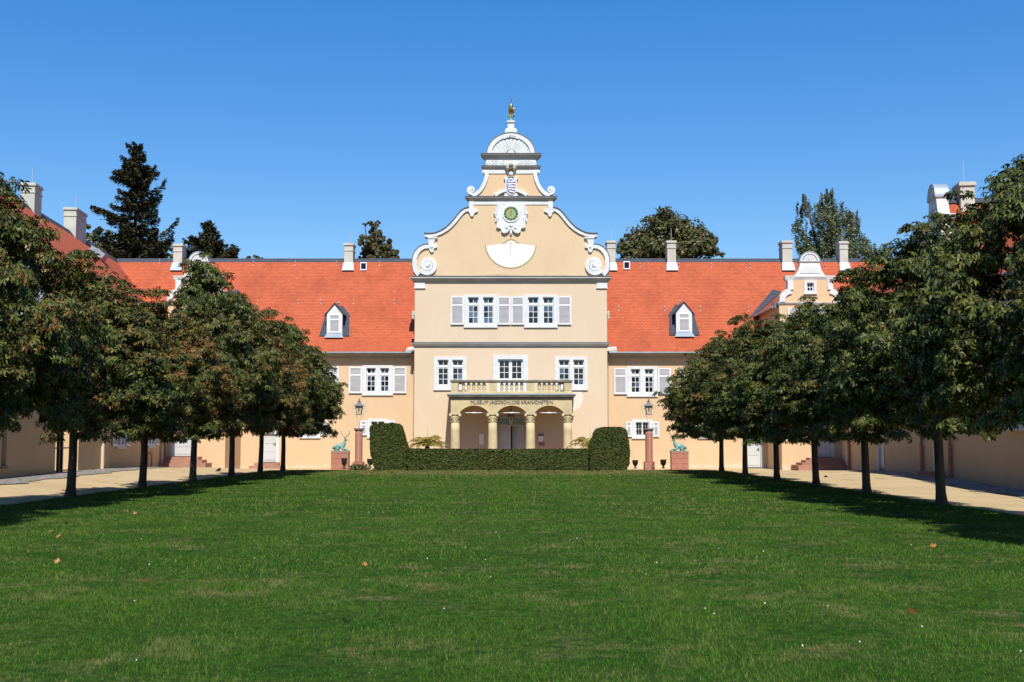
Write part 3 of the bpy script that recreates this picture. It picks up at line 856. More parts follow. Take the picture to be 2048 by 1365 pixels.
# ================================================================== PORTICO
YP = YC - 2.2
def pp(px, py): x, _, z = P(px, py, YP); return (x, z)
PO = thing('portico', 'yellow sandstone porch with four columns, three arches and balustraded balcony', 'porch', (AX, YP, -0.15)); po = (AX, YP, -0.15)
xa, xb = PX(901.5, YP, 805), PX(1144, YP, 805)
zt_, zs = PZ(797.5, YP), PZ(826.5, YP)
def archpoly():
    pts = [(xa, zs)]
    for a, b in ((918.5, 977.8), (993.8, 1053), (1069, 1128)):
        l, r = PX(a, YP, 826), PX(b, YP, 826); cx_, w = (l + r) / 2, (r - l) / 2
        h = PZ(811.5, YP) - zs
        Rr = (w * w + h * h) / (2 * h); cz_ = zs + h - Rr
        a0 = math.degrees(math.asin(w / Rr))
        pts += [(cx_ + Rr * math.sin(R(t)), cz_ + Rr * math.cos(R(t))) for t in np.linspace(-a0, a0, 19)]
    pts += [(xb, zs), (xb, zt_), (xa, zt_)]
    return pts
mb = MB(); mb.prism(archpoly(), YP, YP + 0.5)
for sx in (xa, xb - 0.42):          # side arches back to the wall
    l, r = YP + 0.5, YC + 0.0; zz0 = PZ(811.5, YP)
    poly = [(l, zs), (l + 0.02, zs)]
    for i in range(1, 16):
        t = i / 16; poly.append((l + (r - l) * t, zs + (zz0 - zs) * math.sin(math.pi * t) ** 0.7))
    poly += [(r, zs), (r, zt_), (l, zt_)]
    mb.prismx(poly, sx, sx + 0.42)
arc_ = mb.build('arcade', M['sand'], PO, po)
mb = MB(); mb.box(xa + 0.42, xb - 0.42, YP + 0.5, YC - 0.002, zt_ - 0.1, zt_); mb.build('ceiling', M['plaster'], PO, po)
# cornice
cz0, cz1 = PZ(798.2, YP), PZ(787.2, YP); h = cz1 - cz0
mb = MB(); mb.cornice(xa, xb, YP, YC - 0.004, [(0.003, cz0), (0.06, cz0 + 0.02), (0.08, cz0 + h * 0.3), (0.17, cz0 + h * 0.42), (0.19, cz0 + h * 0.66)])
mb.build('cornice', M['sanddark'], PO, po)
mb = MB(); mb.cornice(xa, xb, YP, YC - 0.006, [(0.20, cz0 + h * 0.66), (0.22, cz0 + h * 0.72), (0.22, cz0 + h * 0.86), (0.02, cz1 - 0.01)]); mb.build('lead_cover', M['zinc'], PO, po)
# balustrade
bz0, bz1 = cz1 - 0.02, PZ(760.2, YP)
yb_ = YP + 0.02
def piers():
    out = []
    for a, b in ((901.8, 916.5), (978, 994), (1053, 1069), (1128.5, 1143.8)): out.append((PX(a, YP, 775), PX(b, YP, 775)))
    return out
for a, b in piers():
    mb = MB(); mb.box(a, b, yb_, yb_ + 0.38, bz0 + 0.12, bz1 - 0.14); mb.box(a + 0.05, b - 0.05, yb_ - 0.012, yb_, bz0 + 0.2, bz1 - 0.22); mb.build('pier', M['sand'], PO, po)
mb = MB(); mb.box(xa + 0.0, xb - 0.0, yb_ - 0.03, yb_ + 0.40, bz0, bz0 + 0.12)
for sx in (xa, xb - 0.36): mb.box(sx, sx + 0.36, yb_ + 0.40, YC - 0.006, bz0, bz0 + 0.12)
mb.build('plinth', M['sand'], PO, po)
mb = MB(); mb.cornice(xa + 0.02, xb - 0.02, yb_, yb_ + 0.42, [(0.0, bz1 - 0.14), (0.05, bz1 - 0.11), (0.07, bz1 - 0.03), (0.05, bz1)])
for sx in (xa, xb - 0.36): mb.box(sx, sx + 0.36, yb_ + 0.42, YC - 0.006, bz1 - 0.13, bz1 - 0.01)
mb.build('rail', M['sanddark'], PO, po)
def baluster(m, x, y):
    H = bz1 - 0.14 - bz0 - 0.12; z0 = bz0 + 0.12
    pr = [(0.075, 0), (0.075, 0.05), (0.05, 0.08), (0.045, 0.12), (0.085, 0.28), (0.088, 0.36), (0.05, 0.46), (0.075, 0.5), (0.05, 0.54), (0.088, 0.66), (0.085, 0.74), (0.045, 0.88), (0.05, 0.92), (0.075, 0.95), (0.075, 1.0)]
    m.smooth = True
    m.lathe((x, y, z0), [(r * 1.25, t * H) for r, t in pr], 12)
ps = piers()
for k in range(3):
    l, r = ps[k][1], ps[k + 1][0]
    for i in range(5):
        mb = MB(); baluster(mb, l + (r - l) * (i + 1) / 6, yb_ + 0.19); mb.build('baluster', M['sand'], PO, po)
for sx in (xa + 0.18, xb - 0.18):
    for i in range(6):
        mb = MB(); baluster(mb, sx, yb_ + 0.58 + i * 0.26); mb.build('baluster', M['sand'], PO, po)
# columns
zc0 = -0.02
for i, pxc in enumerate((910, 985.2, 1061, 1136)):
    cx_ = PX(pxc, YP, 860); cy_ = YP + 0.27
    zcap = PZ(843, YP); zab = zs - 0.002
    mb = MB(); mb.smooth = True
    r0 = 9.2 * s36
    mb.lathe((cx_, cy_, 0), [(r0 * 1.28, 0.10), (r0 * 1.32, 0.16), (r0 * 1.2, 0.22), (r0 * 1.12, 0.26), (r0 * 1.14, 0.32), (r0 * 1.02, 0.37), (r0, 0.5), (r0 * 0.985, 1.0), (r0 * 0.92, zcap - 0.5), (r0 * 0.86, zcap - 0.06)], 28)
    mb.smooth = False; mb.box(cx_ - r0 * 1.35, cx_ + r0 * 1.35, cy_ - r0 * 1.35, cy_ + r0 * 1.35, zc0 - 0.13, 0.10)
    col = mb.build('column', M['sand'], PO, po)
    cp = MB(); H = zab - zcap
    cp.smooth = True
    cp.lathe((cx_, cy_, zcap - 0.06), [(r0 * 0.86, 0), (r0 * 0.98, 0.03), (r0 * 0.98, 0.07), (r0 * 0.84, 0.09), (r0 * 0.82, 0.1), (r0 * 0.86, 0.22), (r0 * 0.95, H * 0.62), (r0 * 0.92, H)], 24)
    cp.smooth = False
    # acanthus leaves, corner volutes, abacus
    for k in range(8):
        a = 2 * math.pi * (k + 0.5) / 8
        ca, sa = math.cos(a), math.sin(a)
        pth = [(cx_ + ca * r * r0, cy_ + sa * r * r0, zcap + z * H) for r, z in ((0.86, 0.08), (0.9, 0.3), (1.02, 0.46), (1.16, 0.50), (1.2, 0.43))]
        cp.tube(pth, [0.07, 0.075, 0.07, 0.05, 0.03], 6)
    for sx in (-1, 1):
        for sy in (-1, 1):
            ctr = (cx_ + sx * r0 * 1.0, cy_ + sy * r0 * 1.0, zcap + H * 0.70)
            cp.ball(ctr, 0.085, 0.085, 0.085, 10, 6)
            cp.tube([(cx_ + sx * 0.2, cy_ + sy * 0.2, zcap + H * 0.35), (cx_ + sx * r0 * 0.86, cy_ + sy * r0 * 0.86, zcap + H * 0.62), ctr], [0.05, 0.05, 0.06], 6)
    for yy in (cy_ - r0 * 0.98, cy_ + r0 * 0.98): cp.ball((cx_, yy, zcap + H * 0.86), 0.06, 0.05, 0.05, 8, 6)
    cp.box(cx_ - r0 * 1.18, cx_ + r0 * 1.18, cy_ - r0 * 1.12, cy_ + r0 * 1.12, zab - 0.085, zab)
    cp.build('capital', M['sand'], col, po)
# tie rods at the springing of the arches
for a, b in ((918.5, 977.8), (993.8, 1053), (1069, 1128)):
    l, r = PX(a, YP, 826), PX(b, YP, 826); zz_ = PZ(825.8, YP); m_ = (l + r) / 2
    mb = MB(); mb.tube([(l - 0.05, YP + 0.25, zz_), (m_ - 0.15, YP + 0.25, zz_), (m_, YP + 0.25, zz_), (m_ + 0.15, YP + 0.25, zz_), (r + 0.05, YP + 0.25, zz_)], [0.017, 0.017, 0.042, 0.017, 0.017], 8)
    mb.build('tie_rod', M['white'], PO, po)
p = P(1023.5, 805.3, YP); text('lettering', 'MUSEUM JAGDSCHLOSS KRANICHSTEIN', 0.265, (p[0] - po[0], -0.02, p[2] - po[2]), M['letter'], PO, ext=0.012, sx=0.93, off_=-0.001)
# floor slab and its step
mb = MB(); mb.box(xa - 0.3, xb + 0.3, YP - 0.25, YC - 0.01, -0.4, -0.02 - 0.13 + 0.02)
mb.build('floor_slab', M['stepstone'], PO, po)

# ---- things mounted on the entrance building
cl = thing('gable_clock', 'round sage green clock with gold hands in a white scrolled stone cartouche', 'clock', P(1022, 429, YC)); co = tuple(cl.location)
def cart(m):
    pts = [(1051, 405), (1051, 411), (1049.5, 411), (1049.5, 426), (1053, 424), (1054.5, 430), (1053.5, 446), (1050.5, 440), (1047, 437.5), (1047.5, 447), (1050, 452), (1050, 458.5), (1042, 458.5), (1040, 463), (1035, 466.5), (1029.5, 465), (1026, 460.5), (1022, 459)]
    L_ = [pc(*q) for q in pts]; m.prism(L_ + mirror(L_)[::-1][1:], YC - 0.10, YC + 0.01)
cbm = MB(); cart(cbm)
for sg in (-1, 1):
    for q in ((1022 + sg * 31, 427, 3.2), (1022 + sg * 12.5, 463, 4.2), (1022 + sg * 9, 455, 3.0), (1022 + sg * 25, 455, 2.6)):
        c = pc(q[0], q[1]); cbm.disc(c[0], c[1], q[2] * s36, YC - 0.17, YC - 0.05, 14)
    e = [pc(1022 + sg * x, y) for x, y in ((29.5, 413), (29.5, 425), (31, 432), (28, 437.5), (27, 446), (28, 456))]
    cbm.stroke(e, 1.3 * s36, YC - 0.155, YC - 0.05)
    e = [pc(1022 + sg * x, y) for x, y in ((4, 460), (8, 465), (13, 467), (17.5, 464.5), (18, 460.5))]
    cbm.stroke(e, 1.5 * s36, YC - 0.16, YC - 0.05)
c = pc(1022, 466); cbm.ball((c[0], YC - 0.08, c[1]), 2.6 * s36, 0.08, 6 * s36, 10, 8)
c = pc(1022, 452); cbm.ball((c[0], YC - 0.1, c[1]), 5 * s36, 0.07, 3.4 * s36, 10, 8)
cc = pc(1022, 428.8)
cbm.stroke(arcpts(cc[0], cc[1], 15.8 * s36, 0, 360, 36), 1.4 * s36, YC - 0.15, YC - 0.05)
cbm.build('cartouche', M['trim'], cl, co)
mb = MB(); mb.disc(cc[0], cc[1], 14.6 * s36, YC - 0.125, YC - 0.06, 36); mb.build('dial', M['clockgreen'], cl, co)
mb = MB()
for i in range(12):
    a = R(90 - 30 * i); r = 12.2 * s36; x, z = cc[0] + r * math.cos(a), cc[1] + r * math.sin(a)
    t = a; hw, hl = 2.3 * s36, 2.4 * s36
    q = [(x + hl * math.cos(t) * u - hw * math.sin(t) * v, z + hl * math.sin(t) * u + hw * math.cos(t) * v) for u, v in ((-1, -1), (1, -1), (1, 1), (-1, 1))]
    mb.prism(q, YC - 0.130, YC - 0.124)
mb.build('numeral_ring', M['black'], cl, co)
for i, rn in enumerate(['XII', 'I', 'II', 'III', 'IIII', 'V', 'VI', 'VII', 'VIII', 'IX', 'X', 'XI']):
    a = R(90 - 30 * i); r = 12.2 * s36
    text('numeral', rn, 0.135, (r * math.cos(a) + cc[0] - co[0], -0.134, r * math.sin(a) + cc[1] - co[2]), M['gold'], cl, rot=(R(90), R(30 * i) , 0), ext=0.004, sx=0.8)
for nm, ln, wd, yy in (('minute_hand', 13.6, 0.85, -0.155), ('hour_hand', 9.0, 1.25, -0.148)):
    mb = MB(); q = [(-wd * 0.7, -4.0), (wd * 0.7, -4.0), (wd, 2), (wd * 1.5, ln * 0.6), (0, ln), (-wd * 1.5, ln * 0.6), (-wd, 2)]
    mb.prism([(cc[0] + x * s36, cc[1] + z * s36) for x, z in q], YC + yy, YC + yy + 0.006); mb.disc(cc[0], cc[1], 1.5 * s36, YC + yy - 0.001, YC + yy + 0.0075, 12)
    mb.build(nm, M['gold'], cl, co)

ca = thing('coat_of_arms', 'carved crowned shield with blue, white and red stripes on the upper gable', 'coat of arms', P(1022, 372, YC)); ao = tuple(ca.location)
Ls = [pc(*q) for q in [(1022, 391.5), (1027.5, 389), (1032, 384), (1033.8, 376), (1033.5, 361), (1036, 358), (1034.5, 353.5), (1031, 356.5), (1026, 359), (1022, 355.5)]]
mb = MB(); mb.prism(Ls + mirror(Ls)[::-1][1:-1], YC - 0.15, YC + 0.02)
c = pc(1022, 388); mb.prism([pc(1013, 378), pc(1031, 378), pc(1036, 393), pc(1008, 393)], YC - 0.10, YC + 0.015)
mb.build('shield_frame', M['trim'], ca, ao)
mb = MB(); bs = [pc(*q) for q in [(1022, 388.5), (1026.5, 386), (1029.8, 382), (1031, 375.5), (1030.8, 361.5), (1022, 360)]]
mb.prism(bs + mirror(bs)[::-1][1:-1], YC - 0.175, YC - 0.14); mb.build('shield_field', M['blue'], ca, ao)
mb = MB()
rs = 0
for k in range(5):
    zc_ = 364.5 + k * 5.0
    hw = 8.2 if k < 3 else (7.2 if k == 3 else 4.6)
    pth = [pc(1022 + hw * (t - 0.35) / 0.65 if t > -10 else 0, zc_ + 0.7 * math.sin(t * 6 + k)) for t in np.linspace(-0.12 - 0.1 * (k % 2), 1, 9)]
    mb.m = 0; mb.stroke(pth, 1.15 * s36, YC - 0.20, YC - 0.17)
    pth2 = [(x, z - 1.9 * s36) for x, z in pth[2:]]
    mb.m = 1; mb.stroke(pth2, 0.6 * s36, YC - 0.193, YC - 0.17)
mb.build('shield_charge', [M['white'], M['red']], ca, ao)
mb = MB()
c = pc(1022, 349); mb.ball((c[0], YC - 0.14, c[1]), 4.6 * s36, 0.12, 4.4 * s36, 12, 8)
mb.box(c[0] - 6 * s36, c[0] + 6 * s36, YC - 0.2, YC, c[1] - 6.2 * s36, c[1] - 4.6 * s36)
for k in (-1, 0, 1): mb.stroke([(c[0] + k * 2.6 * s36, c[1] - 3 * s36), (c[0] + k * 3.2 * s36, c[1] + 1 * s36)], 0.7 * s36, YC - 0.28, YC - 0.1)
c = pc(1022, 335)
mb.stroke(arcpts(c[0], c[1], 6.2 * s36, -35, 215, 20), 1.1 * s36, YC - 0.32, YC - 0.12)
mb.ball((c[0], YC - 0.22, c[1] + 7 * s36), 1.8 * s36, 0.06, 1.8 * s36, 8, 6)
for sg in (-1, 1):
    for r_, z_ in ((7.5, 3.5), (9.5, 0.5), (8.5, -3.5), (6, -6)): mb.ball((c[0] + sg * r_ * s36, YC - 0.20, c[1] + z_ * s36), 2.6 * s36, 0.08, 1.3 * s36, 8, 6)
mb.build('crown_ornament', M['trim'], ca, ao)
mb = MB(); c = pc(1022, 342); mb.cornice(c[0] - 2.2 * s36, c[0] + 2.2 * s36, YC - 0.2, YC, [(0.0, c[1] - 2 * s36), (0.04, c[1]), (0.06, c[1] + 1.6 * s36)]); mb.build('gilt_collar', M['gold'], ca, ao)

sd = thing('sundial', 'white fan shaped sundial painted on the cream gable wall, olive border', 'sundial', P(1022, 515, YC)); so_ = tuple(sd.location)
c0 = pc(1021.5, 486)
rr = 50.5 * s36
sec = [c0] + arcpts(c0[0], c0[1], rr, 188, 352, 36, rr * 1.0)
mb = MB(); mb.prism(sec, YC - 0.006, YC + 0.01); mb.build('dial_face', M['white'], sd, so_)
mb = MB(); mb.stroke(arcpts(c0[0], c0[1], rr + 0.2 * s36, 186, 354, 44), 1.25 * s36, YC - 0.014, YC + 0.01)
ar = [pc(*q) for q in [(1005.5, 487.5), (1008, 486.2), (1012, 485.6), (1013.5, 482), (1018, 479.9), (1022, 479.3), (1026, 479.9), (1030.5, 482), (1032, 485.6), (1036, 486.2), (1038.5, 487.5)]]
mb.stroke(ar, 1.25 * s36, YC - 0.016, YC + 0.01); mb.build('border', M['olive'], sd, so_)
hd = [pc(*q) for q in [(1010, 487.8), (1014, 486), (1015, 483.5), (1022, 481.4), (1029, 483.5), (1030, 486), (1034, 487.8)]]
mb = MB(); mb.prism(hd, YC - 0.0075, YC + 0.01); mb.build('head_field', M['white'], sd, so_)
mb = MB()
for i in range(13):
    a = R(196 + 148 * i / 12)
    mb.stroke([(c0[0] + 6 * s36 * math.cos(a), c0[1] + 6 * s36 * math.sin(a)), (c0[0] + rr * 0.96 * math.cos(a), c0[1] + rr * 0.96 * math.sin(a))], 0.12 * s36, YC - 0.0095, YC - 0.004)
mb.build('hour_lines', M['faded'], sd, so_)
mb = MB(); mb.ball((c0[0], YC - 0.008, c0[1] - 0.6 * s36), 4 * s36, 0.006, 1.6 * s36, 12, 6); mb.build('painted_sun', M['faded'], sd, so_)
mb = MB(); mb.tube([(c0[0], YC - 0.01, c0[1] - 1.5 * s36), (c0[0], YC - 0.32, c0[1] - 13 * s36)], 0.012, 6); mb.build('gnomon', M['iron'], sd, so_)
for i, rn in enumerate(['VI', 'VII', 'VIII', 'IX', 'X', 'XI', 'XII', 'I', 'II', 'III', 'IIII', 'V', 'VI']):
    a = R(190 + 160 * i / 12); r = rr + 4.6 * s36
    text('numeral', rn, 0.11, (c0[0] + r * math.cos(a) - so_[0], -0.004, c0[1] + r * math.sin(a) - so_[2]), M['faded'], sd, ext=0.003)

bird = thing('crane_statue', 'gilded crane statue perched on top of the central gable', 'statue', P(1022, 241.5, YC)); bo = tuple(bird.location)
bx, _, bz = bo; by = YC + 0.2
mb = MB(); mb.smooth = True
def bp(px, py): return P(px, py, YC)[2]
mb.tube([(bx - 0.02, by + 0.16, bp(0, 228)), (bx, by + 0.07, bp(0, 224)), (bx + 0.01, by, bp(0, 218.5)), (bx + 0.02, by - 0.08, bp(0, 213)), (bx + 0.02, by - 0.10, bp(0, 209)), (bx + 0.03, by - 0.10, bp(0, 204)), (bx + 0.035, by - 0.09, bp(0, 200.5)), (bx + 0.035, by - 0.08, bp(0, 198))], [0.05, 0.11, 0.165, 0.12, 0.065, 0.045, 0.055, 0.02], 12)
mb.build('body', M['gold'], bird, bo)
for sg in (-1, 1):
    w = MB(); w.smooth = True; w.ball((bx + 0.02 + sg * 0.13, by + 0.03, bp(0, 219)), 0.05, 0.12, 0.22, 10, 8); w.build('wing', M['gold'], bird, bo)
mb = MB(); mb.tube([(bx - 0.03, by, bp(0, 225)), (bx - 0.03, by - 0.02, bp(0, 237))], 0.028, 6); mb.build('leg', M['gold'], bird, bo)
mb = MB(); mb.tube([(bx + 0.06, by, bp(0, 224)), (bx + 0.08, by - 0.1, bp(0, 230)), (bx + 0.03, by - 0.05, bp(0, 232))], 0.026, 6); mb.build('leg', M['gold'], bird, bo)
mb = MB(); mb.tube([(bx + 0.035, by - 0.1, bp(0, 199.5)), (bx + 0.035, by - 0.30, bp(0, 200.5))], [0.025, 0.006], 6); mb.build('beak', M['gold'], bird, bo)
mb = MB(); mb.lathe((bx, by, bp(0, 241.7)), [(0.19, 0), (0.15, 0.05), (0.11, 0.12), (0.10, 0.16)], 14)
for k in range(9):
    a = 2 * math.pi * k / 9; rr_ = 0.16 + 0.03 * (k % 2); mb.ball((bx + rr_ * math.cos(a) * 1.1, by + rr_ * math.sin(a) * 0.6, bp(0, 229 + (k * 5) % 4)), 0.05, 0.04, 0.055, 8, 6)
    mb.tube([(bx + 0.07 * math.cos(a), by + 0.07 * math.sin(a), bp(0, 239)), (bx + rr_ * math.cos(a) * 1.1, by + rr_ * math.sin(a) * 0.6, bp(0, 229 + (k * 5) % 4))], 0.016, 5)
mb.build('reed_base', M['verdigris'], bird, bo)

hl = thing('hanging_lantern', 'dark glazed lantern hanging in the middle arch of the porch', 'lantern', P(1022, 840, YC - 1.1)); ho = tuple(hl.location)
def lantern(root, off, c, s=1.0, glass='lamp_glass', metal='iron', top=True):
    x, y, z = c
    mb = MB()
    for i in range(4):
        a = math.pi / 4 + i * math.pi / 2
        mb.tube([(x + 0.17 * s * math.cos(a), y + 0.17 * s * math.sin(a), z - 0.26 * s), (x + 0.25 * s * math.cos(a), y + 0.25 * s * math.sin(a), z + 0.2 * s)], 0.013 * s, 5)
    for r, h_ in ((0.125, -0.26), (0.185, 0.2)): mb.box(x - r * s, x + r * s, y - r * s, y + r * s, z + h_ * s - 0.014 * s, z + h_ * s + 0.014 * s)
    mb.build('frame', M[metal], root, off)
    g = MB(); q0, q1 = 0.112 * s, 0.168 * s
    g.hexa([(x - q0, y - q0, z - 0.24 * s), (x + q0, y - q0, z - 0.24 * s), (x + q0, y + q0, z - 0.24 * s), (x - q0, y + q0, z - 0.24 * s), (x - q1, y - q1, z + 0.18 * s), (x + q1, y - q1, z + 0.18 * s), (x + q1, y + q1, z + 0.18 * s), (x - q1, y + q1, z + 0.18 * s)])
    g.build('glass', M[glass], root, off)
    b = MB(); b.tube([(x, y - q0 * 0.9 - 0.065 * s, z - 0.05 * s), (x, y - q0 - 0.065 * s, z + 0.13 * s)], [0.02 * s, 0.035 * s], 8); b.build('burner', M['iron'], root, off)
    c_ = MB(); c_.loops([[(x - r * s, y - r * s, z + h_ * s), (x + r * s, y - r * s, z + h_ * s), (x + r * s, y + r * s, z + h_ * s), (x - r * s, y + r * s, z + h_ * s)] for r, h_ in ((0.25, 0.215), (0.25, 0.235), (0.14, 0.36), (0.075, 0.40), (0.07, 0.46))])
    c_.lathe((x, y, z + 0.46 * s), [(0.085 * s, 0), (0.09 * s, 0.03 * s), (0.04 * s, 0.06 * s), (0.05 * s, 0.12 * s), (0.02 * s, 0.16 * s), (0.008 * s, 0.24 * s)], 10)
    c_.build('cap', M['lead'], root, off)
lantern(hl, ho, (ho[0], ho[1], ho[2]), 0.95, 'lamp_glass')
mb = MB(); mb.tube([(ho[0], ho[1], ho[2] + 0.62), (ho[0], ho[1], PZ(806, YP))], 0.015, 6); mb.build('chain', M['iron'], hl, ho)
for (a, b, c_, d_), nm, lab in (((958.5, 967.5, 868, 889.5), 'notice_board', 'tall narrow white notice on the porch wall left of the door'), ((1077, 1086.5, 872.5, 883.5), 'notice_board', 'small pale notice above an info slot on the porch wall right of the door')):
    r_ = rect(a, b, c_, d_, YC); t = thing(nm, lab, 'notice', ((r_[0] + r_[1]) / 2, YC, r_[2]), group='notices in the porch'); o_ = tuple(t.location)
    mb = MB(); mb.box(r_[0], r_[1], YC - 0.045, YC - 0.03, r_[2], r_[3]); mb.build('sheet', M['white'], t, o_)
    mb = MB(); mb.box(r_[0] - 0.03, r_[1] + 0.03, YC - 0.029, YC - 0.002, r_[2] - 0.03, r_[3] + 0.03); mb.build('backing', M['trimgrey'], t, o_)
    if a > 1000:
        mb = MB(); mb.box(r_[0] + 0.02, r_[1] + 0.08, YC - 0.06, YC - 0.002, r_[2] - 0.22, r_[2] - 0.08); mb.build('leaflet_slot', M['stepstone'], t, o_)
        mb = MB(); mb.box(r_[0] - 0.02, r_[1] + 0.02, YC - 0.08, YC - 0.031, r_[3] + 0.032, r_[3] + 0.09); mb.build('hood', M['iron'], t, o_)

# ================================================================== RANGES LEFT AND RIGHT
ZE = PZ(704.5, YE); ZR = PZ(518.5, YR)
YK = YE + 1.0                      # the roof is flatter below this line
SL = (ZR - (ZE + 0.85)) / (YR - YK); ZK = ZE + 0.85
def roof_z(Y): return ZK + (Y - YK) * SL if Y > YK else ZE + (Y - YE) * 0.85
def roof_at(px, py):
    """point of the front roof slope seen at a pixel"""
    k = (P(1024, py, 1.0)[2] - CAMZ)
    Y = (ZK - SL * YK - CAMZ) / (k - SL)
    return P(px, py, Y)
def make_range(side, label):
    sx = -1 if side < 0 else 1
    xin = x0 if side < 0 else x1
    xout = -24.2 if side < 0 else 23.4
    T = thing('side_range', label, 'building', ((xin + xout) / 2, YW, -0.2), group='roofed ranges either side of the entrance building'); off = tuple(T.location)
    a, b = min(xin, xout), max(xin, xout)
    H = []
    if side < 0:
        for c in (755.5, 620.5, 486): H.append(pwindow(T, off, YW, (c - 30.5, c + 30.5, 731, 790.5), [(c - 22.5, c - 4.5), (c + 5, c + 22.5)], (736.5, 784), shutters=[(c - 57.5, c - 31, 734, 787), (c + 31, c + 57.5, 734, 787)], sky=0.4))
        for c in (755.5, 620.5): H.append(pwindow(T, off, YW, (c - 20.5, c + 20.5, 838, 876), [(c - 13, c - 0.8), (c + 0.8, c + 13)], (843.5, 869), shutters=[(c - 34.5, c - 21, 841.5, 871), (c + 21, c + 34.5, 841.5, 871)], sky=0.0, top=0, bottom=2, bars=True))
        d = rect(524, 553, 868, 935, YW); H.append((d[0] - .05, d[1] + .05, -0.5, d[3] + 0.05)); door(T, off, YW, d[0], d[1], 0.18, d[3])
    else:
        for c in (1284.5, 1416, 1500): H.append(pwindow(T, off, YW, (c - 30.5, c + 30.5, 733, 793), [(c - 22.5, c - 4.5), (c + 5, c + 22.5)], (738.5, 786), shutters=[(c - 57, c - 31, 736.5, 789), (c + 31, c + 57, 736.5, 789)], sky=0.12))
        for c in (1284.5, 1416): H.append(pwindow(T, off, YW, (c - 20.5, c + 20.5, 839, 877), [(c - 13, c - 0.8), (c + 0.8, c + 13)], (845, 871), shutters=[(c - 33, c - 21, 843.5, 874), (c + 21, c + 33.5, 843.5, 874)], sky=0.0, top=0, bottom=2, bars=True))
        d = rect(1490, 1521, 868, 936, YW); H.append((d[0] - .05, d[1] + .05, -0.5, d[3] + 0.05)); door(T, off, YW, d[0], d[1], -0.12, d[3])
    mb = MB(); mb.plate(a, b, -0.4, ZE - 0.05, H, YW, YW + 0.1, sides=False)
    mb.quad((b, YW + 10, -0.4), (a, YW + 10, -0.4), (a, YW + 10, ZE - 0.05), (b, YW + 10, ZE - 0.05))
    mb.quad((b, YW, -0.4), (b, YW + 10, -0.4), (b, YW + 10, ZE - 0.05), (b, YW, ZE - 0.05)); mb.quad((a, YW + 10, -0.4), (a, YW, -0.4), (a, YW, ZE - 0.05), (a, YW + 10, ZE - 0.05))
    mb.build('wall', M['plaster'], T, off)
    rb = MB()
    yb2 = 2 * YR - YE
    for (ya, za), (yb3, zb3) in (((YE, ZE), (YK, ZK)), ((YK, ZK), (YR, ZR))):
        rb.quad((a, ya, za), (b, ya, za), (b, yb3, zb3), (a, yb3, zb3))
    rb.quad((b, yb2, ZE), (a, yb2, ZE), (a, YR, ZR), (b, YR, ZR))
    rb.quad((a, YE, ZE - 0.04), (b, YE, ZE - 0.04), (b, YE, ZE), (a, YE, ZE))
    roof = rb.build('roof', M['tile'], T, off, uv=True)
    cb = MB(); cb.prismx([(YR - 0.17, ZR - 0.17 * SL + 0.02), (YR, ZR + 0.035), (YR + 0.17, ZR - 0.17 * SL + 0.02), (YR + 0.26, ZR - 0.26 * SL - 0.08), (YR - 0.26, ZR - 0.26 * SL - 0.08)], a, b)
    cb.build('ridge_cap', M['slate'], roof, off, uv=True)
    eb = MB(); z0 = PZ(716.5, YW)
    eb.prismx([(YW + 0.02, z0), (YW - 0.06, z0), (YW - 0.10, z0 + 0.10), (YW - 0.30, z0 + 0.2), (YE + 0.04, ZE - 0.09), (YE + 0.06, ZE - 0.04), (YW + 0.02, ZE - 0.04)], a, b); eb.build('eaves_board', M['eave'], T, off)
    gb = MB(); gb.tube([(a, YE - 0.05, ZE - 0.05), (b, YE - 0.05, ZE - 0.05)], 0.075, 8); gb.build('gutter', M['lead'], T, off)
    # stepped lead flashing against the entrance building, downpipe in the corner
    px_ = xin + sx * 0.10
    dp = MB(); dp.tube([(px_ + sx * 0.0, YE - 0.02, ZE - 0.12), (px_, YW - 0.12, ZE - 0.6), (px_, YW - 0.1, 0.9), (px_, YW - 0.1, -0.15)], 0.05, 8); dp.build('downpipe', M['eave'], T, off)
    q = [(820, 703), (828, 703), (828, 699), (813, 699)] if side < 0 else [(1216, 703), (1237, 703), (1231, 697), (1216, 696)]
    fb = MB(); pts = [roof_at(*z) for z in q]
    fx0, fx1 = (xin - 0.55, xin) if side < 0 else (xin, xin + 0.6)
    fb.hexa([(fx0, YE - 0.1, ZE - 0.02), (fx1, YE - 0.1, ZE - 0.02), (fx1, YE + 0.3, ZE + 0.22), (fx0, YE + 0.3, ZE + 0.22), (fx0, YE - 0.1, ZE + 0.06), (fx1, YE - 0.1, ZE + 0.12), (fx1, YE + 0.3, ZE + 0.34), (fx0 + 0.1, YE + 0.3, ZE + 0.30)])
    fb.build('flashing', M['trimgrey'], roof, off)
    # chimneys
    for ca_, cb_, top in ([(346.5, 364, 488), (688.5, 706, 486.5)] if side < 0 else [(1214.3, 1230.8, 481.5), (1334.7, 1351.8, 481.5), (1565, 1584.5, 481.5), (1679.5, 1696, 483)]):
        yf = YR - 0.55
        f0 = P(ca_, 505, yf); f1 = P(cb_, 505, yf)
        chimney(T, off, f0[0], f1[0], yf, yf + 0.95, roof_z(yf) - 0.1, PZ(top, yf), 0.45)
    # skylights
    for l, r, t, bt in ([(721, 733.5, 527.5, 543)] if side < 0 else [(1247, 1259.5, 525.5, 541), (1597, 1606, 527, 541)]):
        A_, B_, C_, D_ = roof_at(l, bt), roof_at(r, bt), roof_at(r, t), roof_at(l, t)
        n = Vector((0, -SL, 1)).normalized()
        def up(p_, d_): return tuple(Vector(p_) + n * d_)
        m_ = MB(); m_.hexa([up(A_, -0.05), up(B_, -0.05), up(C_, -0.05), up(D_, -0.05), up(A_, 0.10), up(B_, 0.10), up(C_, 0.10), up(D_, 0.10)])
        s_ = m_.build('skylight', M['trim'], T, off)
